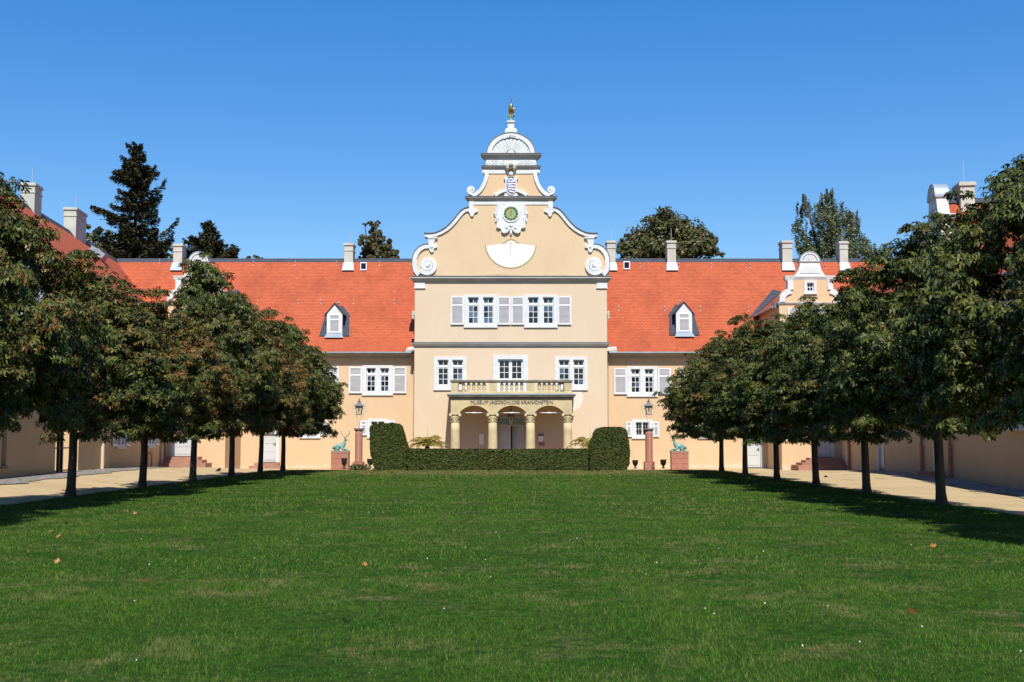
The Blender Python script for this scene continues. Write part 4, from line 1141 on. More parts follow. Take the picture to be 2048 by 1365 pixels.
        ce = sum((Vector(z) for z in (A_, B_, C_, D_)), Vector()) / 4
        g_ = MB(); g_.quad(*[tuple(ce + (Vector(z) - ce) * 0.78 + n * 0.104) for z in (A_, B_, C_, D_)]); g_.build('pane', M['glass'], s_, off)
    # snow hooks
    hk = None
    lx = [(320, 525), (415, 528), (425, 528), (507, 529), (591, 529), (674, 529), (759, 529), (598, 605), (642, 605), (707, 605), (789, 605), (515, 606)] if side < 0 else [(1280, 532), (1358, 532), (1422, 532), (1500, 533), (1574, 533), (1651, 535), (1237, 619), (1329, 619), (1400, 619), (1496, 619)]
    for hx_, hy_ in lx:
        p_ = roof_at(hx_, hy_)
        if hk is None:
            m_ = MB(); m_.tube([(0, -0.02, -0.02), (0, -0.10, 0.10), (0, -0.06, 0.20)], 0.022, 5); m_.box(-0.03, 0.03, -0.12, 0.0, -0.12, -0.04); hk = m_.build('snow_hook', M['paleiron'], T)
        else:
            c_ = hk.copy(); COL.objects.link(c_); c_.parent = T; hk2 = c_
        o_ = hk if hx_ == lx[0][0] and hy_ == lx[0][1] else hk2
        o_.location = (p_[0] - off[0], p_[1] - off[1], p_[2] - off[2])
    # dormer
    (fa, fb_, fz0, fz1, apx, apy) = (653.5, 684.5, 672, 626, 669.2, 607.5) if side < 0 else (1352.3, 1384.3, 670, 624, 1368.3, 604.5)
    base = roof_at((fa + fb_) / 2, fz0); YD = base[1]
    l, r = PX(fa, YD, 650), PX(fb_, YD, 650); zb, ze = base[2] - 0.05, PZ(fz1, YD); za = PZ(apy, YD); cx_ = (l + r) / 2
    yback = lambda z: YK + (z - ZK) / SL
    m_ = MB(); m_.prism([(l, zb), (r, zb), (r, ze), (cx_, za - 0.04), (l, ze)], YD, YD + 0.12)
    D = m_.build('dormer', M['trim'], T, off)
    m_ = MB()
    for xx, dr in ((l, -1), (r, 1)):
        m_.add([(xx, YD + 0.12, zb), (xx, yback(zb) + 0.3, zb), (xx, yback(ze) + 0.2, ze), (xx, YD + 0.12, ze)], [(0, 1, 2, 3)])
        # slate apron spreading over the tiles beside the cheek
        q = []
        for zz_, wdt in ((zb + 0.0, 0.42), (ze + 0.05, 0.24)):
            q += [(xx, YK + (zz_ - ZK) / SL, zz_), (xx + dr * wdt, YK + (zz_ - ZK) / SL, zz_)]
        nn = Vector((0, -SL, 1)).normalized() * 0.06
        pts = [tuple(Vector(z) + nn) for z in (q[0], q[1], q[3], q[2])]
        m_.quad(*(pts if dr > 0 else pts[::-1]))
    ov = 0.12
    yr = yback(za) + 0.1
    for dr in (-1, 1):
        ex_ = cx_ + dr * ((r - l) / 2 + ov); ez = ze - ov * (za - ze) / ((r - l) / 2)
        A_ = [(cx_, YD - 0.08, za + 0.05), (ex_, YD - 0.08, ez + 0.05), (ex_, yback(ez) + 0.15, ez + 0.05), (cx_, yr, za + 0.05)]
        Bq = [(x, y, z - 0.06) for x, y, z in A_]
        m_.hexa(Bq + A_)
        # valley slates on the main roof
        nn = Vector((0, -SL, 1)).normalized() * 0.05
        v = [(cx_, yback(za), za), (ex_, yback(ez), ez), (ex_ + dr * 0.22, yback(ez), ez), (cx_ + dr * 0.28, yback(za), za)]
        v = [tuple(Vector(z) + nn) for z in v]
        m_.quad(*(v if dr > 0 else v[::-1]))
    m_.build('dormer_slates', M['slate'], D, off, uv=True)
    shutter(D, off, YD + 0.05, PX(fa + 4, YD, 650), PX(fb_ - 4, YD, 650), PZ(fz0 - 6, YD), PZ(fz1 + 2.5, YD))
    m_ = MB(); m_.hexa([(l - 0.12, YD - 0.28, zb - 0.08), (r + 0.12, YD - 0.28, zb - 0.08), (r, YD + 0.02, zb - 0.08), (l, YD + 0.02, zb - 0.08), (l + 0.03, YD - 0.02, zb + 0.2), (r - 0.03, YD - 0.02, zb + 0.2), (r - 0.03, YD + 0.02, zb + 0.2), (l + 0.03, YD + 0.02, zb + 0.2)])
    m_.ball((cx_ + sx * -0.18, YD + 0.25, za + 0.06), 0.07, 0.07, 0.08, 8, 6)
    m_.build('flashing', M['zinc'], D, off)
    return T, off
RL, rlo = make_range(-1, 'cream range with orange tiled roof, left of the entrance building')
RR_, rro = make_range(1, 'cream range with orange tiled roof, right of the entrance building')
# ================================================================== CORNER BUILDINGS
sB = (PX(1723, YB, 700) - PX(1623, YB, 700)) / 100
def gB(dp, py): return (dp * sB, PZ(py, YB))
def small_gable(root, off, cx, y, dz=0.0):
    """curly gable with shell pediment, centred on cx, wall plane y; returns eaves height"""
    def gB(dp, py): return (dp * sB, PZ(py, YB) + dz)
    def G(pts): return [(cx + gB(*p)[0], gB(*p)[1]) for p in pts]
    def mir(pts): return [(2 * cx - x, z) for x, z in pts]
    Lg = G([(-63, 606), (-63, 602), (-61.5, 592), (-57.5, 585), (-51, 580), (-45, 577.5), (-45, 561), (-45, 556)])
    e_ = 0.0005; hl, hr, hb, ht = cx - 7.2 * sB, cx + 7.2 * sB, gB(0, 584)[1], gB(0, 565.5)[1]
    key = [(cx + e_, Lg[0][1]), (cx + e_, hb), (hr, hb), (hr, ht), (hl, ht), (hl, hb), (cx - e_, hb), (cx - e_, Lg[0][1])]
    mb = MB(); mb.prism(Lg + mir(Lg)[::-1] + key, y, y + 0.4)
    gw = mb.build('gable_wall', M['plaster'], root, off)
    for k in (0, 1):
        f = mir if k else (lambda q: q)
        mb = MB()
        mb.stroke(f(G([(-57.5, 606), (-57, 599), (-55, 592.5), (-51, 587.5), (-45.5, 584.5), (-39.5, 582.5)])), 5.6 * sB, y - 0.09, y + 0.41)
        a, b = sorted(q[0] for q in f(G([(-45.5, 570), (-34, 570)])))
        zt, zb = gB(0, 561)[1], gB(0, 580)[1]
        mb.box(a, b, y - 0.07, y + 0.39, zb, zt)
        mb.build('scroll_trim', M['trim'], root, off)
        mb = MB(); a, b = sorted(q[0] for q in f(G([(-49, 555), (-33, 555)]))); mb.cornice(a, b, y - 0.02, y + 0.42, [(0.0, gB(0, 561)[1]), (0.03, gB(0, 558)[1]), (0.05, gB(0, 555)[1]), (0.07, gB(0, 553)[1])]); mb.build('cornice_block', M['trim'], root, off)
    mb = MB(); a, b = G([(-46, 556)])[0][0], G([(46, 556)])[0][0]
    mb.cornice(a, b, y, y + 0.42, [(0.0, gB(0, 560.5)[1]), (0.03, gB(0, 558)[1]), (0.08, gB(0, 554.5)[1]), (0.08, gB(0, 552)[1])]); mb.build('cornice', M['trim'], root, off)
    st = G([(-31, 552), (-27, 547), (-23.5, 541), (-21, 533), (-19.5, 526), (-19.5, 523)])
    mb = MB(); mb.prism(st + mir(st)[::-1], y - 0.03, y + 0.38)
    inn = G([(-21, 547), (-16, 540), (-13.5, 531)]); mb.prism(inn + mir(inn)[::-1], y - 0.055, y - 0.031)
    mb.build('upper_stage', M['trim'], root, off)
    mb = MB(); a, b = G([(-19.5, 524)])[0][0], G([(19.5, 524)])[0][0]
    mb.cornice(a, b, y - 0.02, y + 0.40, [(0.0, gB(0, 526.5)[1]), (0.06, gB(0, 524.5)[1]), (0.07, gB(0, 522.8)[1])]); mb.build('cornice', M['trimgrey'], root, off)
    c = G([(0, 523)])[0]
    mb = MB(); shell(mb, c[0], c[1], 19.2 * sB, 18.6 * sB, y, 0.9, 9); ped_ = mb.build('shell_pediment', M['trim'], root, off)
    mb = MB(); mb.stroke(arcpts(c[0], c[1], 19.9 * sB, 0, 180, 20, 19.3 * sB), 0.8 * sB, y - 0.08, y + 0.42); mb.build('lead_edge', M['zinc'], ped_, off)
    # attic window
    g0, g1 = G([(-12.5, 588)])[0], G([(12.5, 562)])[0]; l0, l1 = G([(-6.8, 583.5)])[0], G([(6.8, 566)])[0]
    window(root, off, y - 0.012, (g0[0], g1[0], g0[1], g1[1]), [(l0[0], l1[0])], (l0[1], l1[1]), top=0, bottom=2)
    return gB(0, 606)[1]

def corner(pxc, pxhw, label, door_px, steps, rz_out):
    cx = PX(pxc, YB, 700); hw = pxhw * sB
    T = thing('corner_building', label, 'building', (cx, YB, -0.2), group='corner buildings with curly gables'); off = tuple(T.location)
    ze = small_gable(T, off, cx, YB)
    H = []
    w0 = cx - 23 * sB; w1 = cx + 23 * sB
    za, zb = PZ(663, YB), PZ(614, YB)
    window(T, off, YB, (w0, w1, za, zb), [(cx - 17 * sB, cx - 3 * sB), (cx + 3 * sB, cx + 17 * sB)], (PZ(658, YB), PZ(619, YB)), shutters=[(cx - 46 * sB, cx - 23.5 * sB, za + 0.08, zb - 0.08), (cx + 23.5 * sB, cx + 46 * sB, za + 0.08, zb - 0.08)], sky=0.4)
    H.append((cx - 17 * sB - 0.03, cx + 17 * sB + 0.03, PZ(658, YB) - 0.03, PZ(619, YB) + 0.03))
    d = rect(*door_px, YB)
    door(T, off, YB, d[0], d[1], d[2], d[3], leaves=1); H.append((d[0] - 0.05, d[1] + 0.05, -0.4, d[3] + 0.05))
    mb = MB(); a, b = cx - hw, cx + hw
    mb.plate(a, b, -0.4, ze, H, YB, YB + 0.1, sides=False)
    mb.quad((a, YB + 6, -0.4), (a, YB, -0.4), (a, YB, ze), (a, YB + 6, ze)); mb.quad((b, YB, -0.4), (b, YB + 6, -0.4), (b, YB + 6, ze), (b, YB, ze))
    mb.build('wall', M['plaster'], T, off)
    mb = MB(); mb.cornice(a, b, YB, YB + 0.42, [(0.0, ze - 0.12), (0.05, ze - 0.09), (0.09, ze - 0.02), (0.09, ze + 0.04)]); mb.build('cornice', M['trimgrey'], T, off)
    zr = 10.2; hw2 = hw + 0.22; z0 = ze - 0.15
    rb = MB()
    yb1 = YK + (zr - ZK) / SL; yb0 = YK + (z0 - ZK) / SL
    for sg in (-1, 1):
        q = [(cx + sg * hw2, YB + 0.35, z0), (cx + sg * hw2, yb0 + 0.4, z0), (cx, yb1 + 0.4, zr), (cx, YB + 0.35, zr)]
        rb.quad(*(q if sg > 0 else q[::-1]))
    rf = rb.build('roof', M['tile'], T, off, uv=True)
    vb = MB(); nn = Vector((0, -SL, 1)).normalized() * 0.05
    for sg in (-1, 1):          # slate valleys on the main roof
        v = [(cx, yb1, zr), (cx + sg * hw2, yb0, z0), (cx + sg * (hw2 + 0.42), yb0 - 0.2, z0 - 0.2 * SL), (cx + sg * 0.55, yb1 + 0.12, zr + 0.12 * SL)]
        v = [tuple(Vector(z) + nn) for z in v]
        vb.quad(*(v if sg > 0 else v[::-1]))
    vb.build('valley_slates', M['slate'], rf, off, uv=True)
    gb = MB()
    for sg in (-1, 1):
        gb.tube([(cx + sg * (hw2 + 0.04), YB + 0.36, z0 - 0.03), (cx + sg * (hw2 + 0.04), yb0, z0 - 0.03)], 0.07, 6)
        gb.hexa([(cx + sg * hw2 - 0.03, YB + 0.05, z0 - 0.1), (cx + sg * hw2 + 0.25, YB + 0.35, z0 - 0.1), (cx + sg * hw2 + 0.25, YB + 0.75, z0 - 0.1), (cx + sg * hw2 - 0.03, YB + 0.75, z0 - 0.1),
                 (cx + sg * hw2 - 0.03, YB + 0.05, z0 + 0.22), (cx + sg * hw2 + 0.2, YB + 0.35, z0 - 0.02), (cx + sg * hw2 + 0.2, YB + 0.75, z0 - 0.02), (cx + sg * hw2 - 0.03, YB + 0.75, z0 + 0.25)])
    gb.build('gutter', M['zinc'], T, off)
    # steps
    S = thing('stone_steps', steps[0], 'steps', (cx, YB - 0.6, -0.1), group='stone steps before the doors'); so = tuple(S.location)
    top = d[2] - 0.02; n = len(steps[1]); low = steps[2]
    for i, (pa, pb) in enumerate(steps[1]):
        zt = top - (top - low) * i / n
        mb = MB(); mb.box(PX(pa, YB, 920), PX(pb, YB, 920), YB - 0.75 - 0.3 * i, YB - 0.005 + 0.001 * i, low - 0.25 if i == n - 1 else top - (top - low) * (i + 1) / n, zt)
        mb.build('step', M['stepstone'], S, so)
    return T, off
CL, clo = corner(394, 60, 'cream corner building with curly gable at the left end, half hidden by trees', (347, 383, 862, 913), ('red brown steps to the white door of the left corner building', [(328, 404), (328, 414), (328, 424)], PZ(933, YB - 1.3)), 0)
CR, cro = corner(1623, 63, 'cream corner building with curly gable at the right end, above the tree row', (1632, 1662, 862, 915), ('dark stone steps to the white door of the right corner building', [(1612, 1672), (1602, 1674), (1592, 1676), (1582, 1678)], PZ(936, YB - 1.6)), 0)
# little steps at the left range door
S = thing('stone_steps', 'two low red steps before the door of the left range', 'steps', (PX(539, YW), YW - 0.5, -0.1), group='stone steps before the doors'); so = tuple(S.location)
for i, (pa, pb) in enumerate([(512, 560), (504, 566)]):
    mb = MB(); mb.box(PX(pa, YW, 930), PX(pb, YW, 930), YW - 0.5 - 0.3 * i, YW - 0.006, -0.4 if i else 0.0, 0.16 - 0.16 * i); mb.build('step', M['stepstone'], S, so)

# ================================================================== WINGS
WD = 5.0           # eaves wall to ridge
def wing(side, label):
    L = 30.0 if side < 0 else 50.0
    if side < 0: loc = (-(13.0 + 0.08625 * 47.5), 47.5, 0.0); rz = R(90) + TH
    else: loc = (12.0 + 0.08625 * 76, 76.0, 0.0); rz = -(R(90) + TH)
    T = thing('courtyard_wing', label, 'building', loc, rz, group='long wings along both sides of the courtyard')
    o0 = (0, 0, 0); H = []
    zb_g, zt_g, zb_u, zt_u = 1.25, 2.75, 4.05, 5.55
    def win(xc, z0, z1):
        window(T, o0, 0.0, (xc - 0.85, xc + 0.85, z0 - 0.18, z1 + 0.14), [(xc - 0.64, xc - 0.1), (xc + 0.1, xc + 0.64)], (z0, z1), shutters=[(xc - 1.62, xc - 0.87, z0 - 0.08, z1 + 0.04), (xc + 0.87, xc + 1.62, z0 - 0.08, z1 + 0.04)], sky=0.3)
        H.append((xc - 0.67, xc + 0.67, z0 - 0.03, z1 + 0.03))
    if side < 0:
        for xc in (6.9, 13.4): win(xc, zb_g, zt_g)
        for xc in (2.6, 6.9, 10.2, 13.4): win(xc, zb_u, zt_u)
    else:
        for xc in (16.0, 24.5, 37.0, 41.0): win(xc, zb_u, zt_u)
        for xc in (25.8, 40.4): win(xc, 1.95, 3.1)
        for xc in (21.6, 31.3):
            door(T, o0, 0.0, xc - 0.5, xc + 0.5, 0.12 if xc < 30 else 0.3, 2.35, label='narrow grey door in the shaded wing'); H.append((xc - 0.55, xc + 0.55, -0.6, 2.4))
    mb = MB(); mb.plate(0, L, -0.6, ZE - 0.05, H, 0, 0.1, sides=False)
    mb.quad((0, 2 * WD - 0.9, -0.6), (0, 0, -0.6), (0, 0, ZE - 0.05), (0, 2 * WD - 0.9, ZE - 0.05)); mb.quad((L, 0, -0.6), (L, 2 * WD - 0.9, -0.6), (L, 2 * WD - 0.9, ZE - 0.05), (L, 0, ZE - 0.05))
    mb.quad((L, 2 * WD - 0.9, -0.6), (0, 2 * WD - 0.9, -0.6), (0, 2 * WD - 0.9, ZE), (L, 2 * WD - 0.9, ZE))
    mb.build('wall', M['plaster'], T)
    y0, yk = -0.45, 0.55; zk = ZE + 0.85
    rb = MB(); e = 0.18
    for ya, za, yb, zb in ((y0, ZE, yk, zk), (yk, zk, WD, ZR)): rb.quad((-e, ya, za), (L + e, ya, za), (L + e, yb, zb), (-e, yb, zb))
    for ya, za, yb, zb in ((2 * WD - yk, zk, 2 * WD - y0, ZE), (WD, ZR, 2 * WD - yk, zk)): rb.quad((L + e, yb, zb), (-e, yb, zb), (-e, ya, za), (L + e, ya, za))
    roof = rb.build('roof', M['tile'], T, o0, uv=True)
    s2 = (ZR - zk) / (WD - yk)
    cb = MB(); cb.prismx([(WD - 0.24, ZR - 0.24 * s2 + 0.02), (WD, ZR + 0.04), (WD + 0.24, ZR - 0.24 * s2 + 0.02), (WD + 0.26, ZR - 0.4), (WD - 0.26, ZR - 0.4)], -e - 0.01, L + e + 0.01); cb.build('ridge_cap', M['slate'], roof, o0, uv=True)
    eb = MB(); eb.prismx([(0.02, ZE - 0.42), (-0.08, ZE - 0.42), (-0.12, ZE - 0.3), (-0.38, ZE - 0.1), (-0.38, ZE - 0.045), (0.02, ZE - 0.045)], 0.0, L); eb.build('eaves_board', M['eave'], T)
    gb = MB(); gb.tube([(-e, -0.5, ZE - 0.05), (L + e, -0.5, ZE - 0.05)], 0.075, 8); gb.build('gutter', M['lead'], T)
    for xe, sg in ((0.0, -1), (L, 1)):
        sb = MB(); prof = [(0.0, ZE - 0.05), (yk, zk - 0.04), (WD, ZR - 0.06), (2 * WD - yk, zk - 0.04), (2 * WD - 0.9, ZE - 0.05)]
        sb.prismx(prof, xe - 0.05, xe + 0.05); gs = sb.build('slate_gable', M['slate_pale'], T, o0, uv=True)
        bb = MB()
        for ya, za, yb, zb in ((y0, ZE, yk, zk), (yk, zk, WD, ZR), (2 * WD - y0, ZE, 2 * WD - yk, zk), (2 * WD - yk, zk, WD, ZR)):
            xa_ = xe + sg * 0.06; xb_ = xe + sg * 0.20
            lo, hi = min(xa_, xb_), max(xa_, xb_)
            bb.hexa([(lo, ya, za - 0.30), (hi, ya, za - 0.30), (hi, yb, zb - 0.30), (lo, yb, zb - 0.30), (lo, ya, za - 0.015), (hi, ya, za - 0.015), (hi, yb, zb - 0.015), (lo, yb, zb - 0.015)])
        bb.build('bargeboard', M['plaster'], gs)
    pipes = [3.4, 15.7] if side < 0 else [29.2, 33.2, 14.5]
    for xp in pipes:
        dp = MB(); dp.tube([(xp, -0.48, ZE - 0.12), (xp, -0.12, ZE - 0.6), (xp, -0.1, 1.3)], 0.05, 8); dp.build('downpipe', M['lead'], T)
        dp = MB(); dp.tube([(xp, -0.1, 1.3), (xp, -0.1, -0.15)], 0.075, 8); dp.build('downpipe_foot', M['plaster_light'] if side < 0 else M['redstone'], T)
    if side < 0:
        for xa_, xb_, zt in ((8.8, 9.9, 13.55), (15.9, 17.9, 13.75)): chimney(T, o0, xa_, xb_, WD - 0.32, WD + 0.32, ZR - 0.7, zt, 0)
        v = MB(); zz_ = lambda y: zk + (y - yk) * s2
        for (xa_, xb_, ya) in ((18.4, 19.3, 4.0),):
            v.hexa([(xa_, ya, zz_(ya) + 0.02), (xb_, ya, zz_(ya) + 0.02), (xb_, ya + 0.55, zz_(ya + 0.55) + 0.02), (xa_, ya + 0.55, zz_(ya + 0.55) + 0.02), (xa_, ya - 0.25, zz_(ya) + 0.35), (xb_, ya - 0.25, zz_(ya) + 0.35), (xb_, ya + 0.5, zz_(ya + 0.55) + 0.18), (xa_, ya + 0.5, zz_(ya + 0.55) + 0.18)])
            for k in range(4): v.box(xa_ - 0.9 + k * 0.18, xa_ - 0.86 + k * 0.18, ya - 0.1, ya + 0.8, zz_(ya + 0.3) + 0.1, zz_(ya + 0.3) + 0.16)
        v.build('roof_hatch', M['zinc'], T)
        b = MB(); b.plate(12.55, 13.75, -0.2, 0.85, [(12.75, 13.55, 0.1, 0.72)], -0.03, 0.12); cv_ = b.build('cellar_opening', M['redstone'], T)
        b = MB(); b.quad((12.75, 0.02, 0.1), (13.55, 0.02, 0.1), (13.55, 0.02, 0.72), (12.75, 0.02, 0.72)); b.build('black_vent_backing', M['black'], cv_)  # black sheet painted in for the dark inside of the vent
        b = MB(); b.box(1.0, 1.28, -0.05, -0.01, 1.35, 1.75); b.build('wall_plaque', M['plaster_light'], T)
    else:
        xc = (76 - 43.4) / 0.9963
        DZ = -0.78; small_gable(T, o0, xc, -0.30, DZ)
        ze = gB(0, 606)[1] + DZ; hw = 63 * sB
        b = MB(); b.plate(xc - hw, xc + hw, ZE - 0.3, ze, [], -0.30, 0.3, sides=True); b.build('cross_wall', M['plaster'], T)
        zr = gB(0, 540)[1] - 0.35; rb = MB()
        for sg in (-1, 1):
            q = [(xc + sg * (hw + 0.2), 0.1, ze - 0.15), (xc + sg * (hw + 0.2), WD, ze - 0.15), (xc, WD, zr), (xc, 0.1, zr)]
            rb.quad(*(q if sg > 0 else q[::-1]))
        cr_ = rb.build('cross_roof', M['tile'], T, o0, uv=True)
        cb = MB(); cb.loops([[(xc - 0.22, y, zr - 0.17), (xc, y, zr + 0.04), (xc + 0.22, y, zr - 0.17), (xc, y, zr - 0.25)] for y in (0.1, WD)]); cb.build('ridge_cap', M['slate'], cr_, o0, uv=True)
        chimney(T, o0, xc - 0.45, xc + 0.45, 0.55, 1.05, zr - 1.0, zr + 0.55, 0)
        b = MB(); b.box(22.6, 22.9, -0.05, -0.01, 1.35, 1.75); b.build('wall_plaque', M['plaster_light'], T)
        st = MB()
        for k in range(3): st.box(30.5 - 0.3 * k, 32.1 + 0.3 * k, -0.6 - 0.3 * k, -0.01, -0.4 if k == 2 else 0.0, 0.28 - 0.13 * k)
        tag(st.build('entrance_steps', M['stepstone'], T))
    return T
WLft = wing(-1, 'shaded wing with slate clad gable and dark red roof along the left path')
WRgt = wing(1, 'shaded wing behind the right tree row with small curly cross gable')
# low annex and iron gate before the left wing
A = thing('low_annex', 'plain low plaster wall building with slit windows at the far left edge', 'building', tuple(WLft.location), R(90) + TH)
mb = MB(); HH = [(-10.45, -9.95, 0.62, 2.7), (-9.0, -8.5, 0.62, 2.7)]
mb.plate(-22, -3.1, -0.6, 3.25, HH, 0, 0.35, sides=False)
mb.quad((-3.1, 0, -0.6), (-3.1, 5, -0.6), (-3.1, 5, 3.25), (-3.1, 0, 3.25)); mb.quad((-22, 5, -0.6), (-22, 0, -0.6), (-22, 0, 3.25), (-22, 5, 3.25))
mb.build('wall', M['plaster'], A)
for h in HH:
    g_ = MB(); g_.quad((h[0], 0.3, h[2]), (h[1], 0.3, h[2]), (h[1], 0.3, h[3]), (h[0], 0.3, h[3])); w_ = g_.build('slit_window', M['black'], A)
    g_ = MB(); g_.box(h[0] - 0.05, h[1] + 0.05, -0.05, 0.28, h[2] - 0.07, h[2]); g_.build('sill', M['lead'], w_)
mb = MB(); mb.hexa([(-22.2, -0.3, 3.2), (-2.95, -0.3, 3.2), (-2.95, 5.3, 4.4), (-22.2, 5.3, 4.4), (-22.2, -0.3, 3.32), (-2.95, -0.3, 3.32), (-2.95, 5.3, 4.52), (-22.2, 5.3, 4.52)]); mb.build('roof', M['slate'], A, uv=True)
mb = MB(); mb.box(-3.1, 0.0, 1.6, 1.8, -0.6, 3.0); mb.build('link_wall', M['plaster'], A)
G_ = thing('iron_gate', 'dark iron framed gate in the gap beside the left wing', 'gate', tuple(WLft.location), R(90) + TH)
for xp in (-3.0, -2.2, -1.75, -0.12):
    mb = MB(); mb.box(xp - 0.05, xp + 0.05, 0.1, 0.2, 0.1, 2.7); mb.build('post', M['iron'], G_)
for zz_ in (0.3, 1.15, 2.62):
    mb = MB(); mb.box(-2.95, -0.17, 0.13, 0.17, zz_ - 0.025, zz_ + 0.025); mb.build('rail', M['iron'], G_)

# ================================================================== COURT FURNITURE
def lamp(pxc, label):
    Y = 62.0; x = PX(pxc, Y, 900); zg = gz(x, Y) - 0.02
    T = thing('lamp_post', label, 'lamp', (x, Y, zg), group='lanterns on red stone pillars'); off = tuple(T.location)
    zt = PZ(857, Y); r = 0.195
    mb = MB(); mb.smooth = True; mb.lathe((x, Y, 0), [(r * 1.03, zg + 0.5), (r, zg + 0.55), (r * 0.98, zt - 0.3), (r * 0.94, zt - 0.14)], 24); mb.smooth = False
    mb.box(x - 0.26, x + 0.26, Y - 0.26, Y + 0.26, zg - 0.2, zg + 0.5); mb.build('pillar', M['redstone'], T, off)
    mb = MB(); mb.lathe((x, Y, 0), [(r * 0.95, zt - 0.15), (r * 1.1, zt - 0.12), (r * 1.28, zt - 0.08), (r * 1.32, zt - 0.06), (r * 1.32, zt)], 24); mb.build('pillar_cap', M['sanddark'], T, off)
    mb = MB()
    for sg in (-1, 1):
        q = [(0, 856), (1.6, 843), (4.5, 834), (9, 827), (13.5, 820.5), (14, 810.5), (7.5, 809.5), (7.2, 817.5), (10.5, 818.5), (11, 813)]
        mb.tube([(x + sg * a * s36 * 0.93, Y, PZ(b, Y)) for a, b in q], 0.016, 6)
        mb.tube([(x + sg * 6.5 * s36, Y, PZ(829.5, Y)), (x, Y, PZ(828.5, Y))], 0.012, 5)
    mb.tube([(x, Y, zt), (x, Y, zt + 0.12)], 0.035, 6)
    mb.build('bracket', M['paleiron'], T, off)
    lantern(T, off, (x, Y, PZ(820.5, Y)), 0.92)
    mb = MB(); mb.tube([(x, Y - r * 1.3 - 0.015, zg + 0.02), (x, Y - r - 0.02, zg + 0.58), (x, Y - r - 0.015, zt - 0.16), (x, Y - r * 1.36, zt - 0.02), (x, Y, zt + 0.02)], 0.011, 5); mb.build('earth_wire', M['paleiron'], T, off)
    return T
lamp(717.5, 'iron lantern on a red stone pillar beside the left end of the hedge')
lamp(1298, 'iron lantern on a red stone pillar before the small barred window on the right')

def stag(loc, label, flip):
    T = thing('stag_statue', label, 'statue', loc, group='bronze stags on stone blocks')
    V = []; E = []; Rd = []
    def n(p, r, par=None):
        V.append(p); Rd.append(r)
        if par is not None: E.append((par, len(V) - 1))
        return len(V) - 1
    pel = n((0.2, 0, 0.25), 0.135)
    sp = n((0.36, 0, 0.27), 0.125, pel); shd = n((0.56, 0, 0.29), 0.135, sp)
    nb = n((0.68, 0, 0.40), 0.095, shd); nk = n((0.70, 0, 0.53), 0.066, nb); hd = n((0.735, -0.015, 0.63), 0.06, nk); mz = n((0.80, -0.05, 0.61), 0.043, hd); n((0.86, -0.08, 0.585), 0.028, mz)
    rp = n((0.09, 0, 0.19), 0.10, pel); n((0.03, 0, 0.12), 0.03, rp)
    for s in (-1, 1):
        k = n((0.37, s * 0.155, 0.13), 0.075, pel); h = n((0.14, s * 0.17, 0.055), 0.042, k); n((0.40, s * 0.19, 0.035), 0.028, h)
        el = n((0.56, s * 0.13, 0.12), 0.062, shd)
        if s < 0: kn = n((0.82, s * 0.12, 0.10), 0.04, el); n((0.92, s * 0.12, 0.045), 0.03, kn)
        else: kn = n((0.80, s * 0.12, 0.08), 0.04, el); n((0.60, s * 0.15, 0.035), 0.03, kn)
    me = bpy.data.meshes.new('body'); me.from_pydata(V, E, []); me.materials.append(M['verdigris'])
    b = bpy.data.objects.new('body', me); COL.objects.link(b); b.parent = T
    sk = b.modifiers.new('skin', 'SKIN'); sk.use_smooth_shade = True
    for i, r in enumerate(Rd): me.skin_vertices[0].data[i].radius = (r, r)
    me.skin_vertices[0].data[0].use_root = True
    b.modifiers.new('sub', 'SUBSURF').render_levels = 2
    for s in (-1, 1):
        m = MB(); base = Vector((0.72, s * 0.03, 0.68))
        dx = -0.5 if s > 0 else 0.5
        pts = [base, base + Vector((dx * 0.10, s * 0.03, 0.07)), base + Vector((dx * 0.36, s * 0.07, 0.20)), base + Vector((dx * 0.50, s * 0.08, 0.33)), base + Vector((dx * 0.46, s * 0.07, 0.43))]
        m.tube(pts, [0.022, 0.02, 0.018, 0.014, 0.005], 6)
        for i, (d, l) in enumerate(((Vector((0.3, s * 0.2, 0.6)), 0.12), (Vector((0.45 * (1 if dx > 0 else -1), s * 0.1, 0.5)), 0.13), (Vector((-0.4 * (1 if dx > 0 else -1), 0, 0.7)), 0.12))):
            p = pts[i + 1]; m.tube([p, p + d.normalized() * l], [0.015, 0.004], 5)
        m.build('antler', M['verdigris'], T)
        m = MB(); m.smooth = True; e0 = Vector((0.715, s * 0.05, 0.66)); m.tube([e0, e0 + Vector((-0.03, s * 0.06, 0.03)), e0 + Vector((-0.06, s * 0.13, 0.04))], [0.02, 0.03, 0.006], 6); m.build('ear', M['verdigris'], T)
    m = MB(); m.box(0.0, 0.92, -0.24, 0.24, 0.0, 0.03); m.build('base_plate', M['verdigris'], T)
    if flip: T.scale = (-1, 1, 1)
    return T
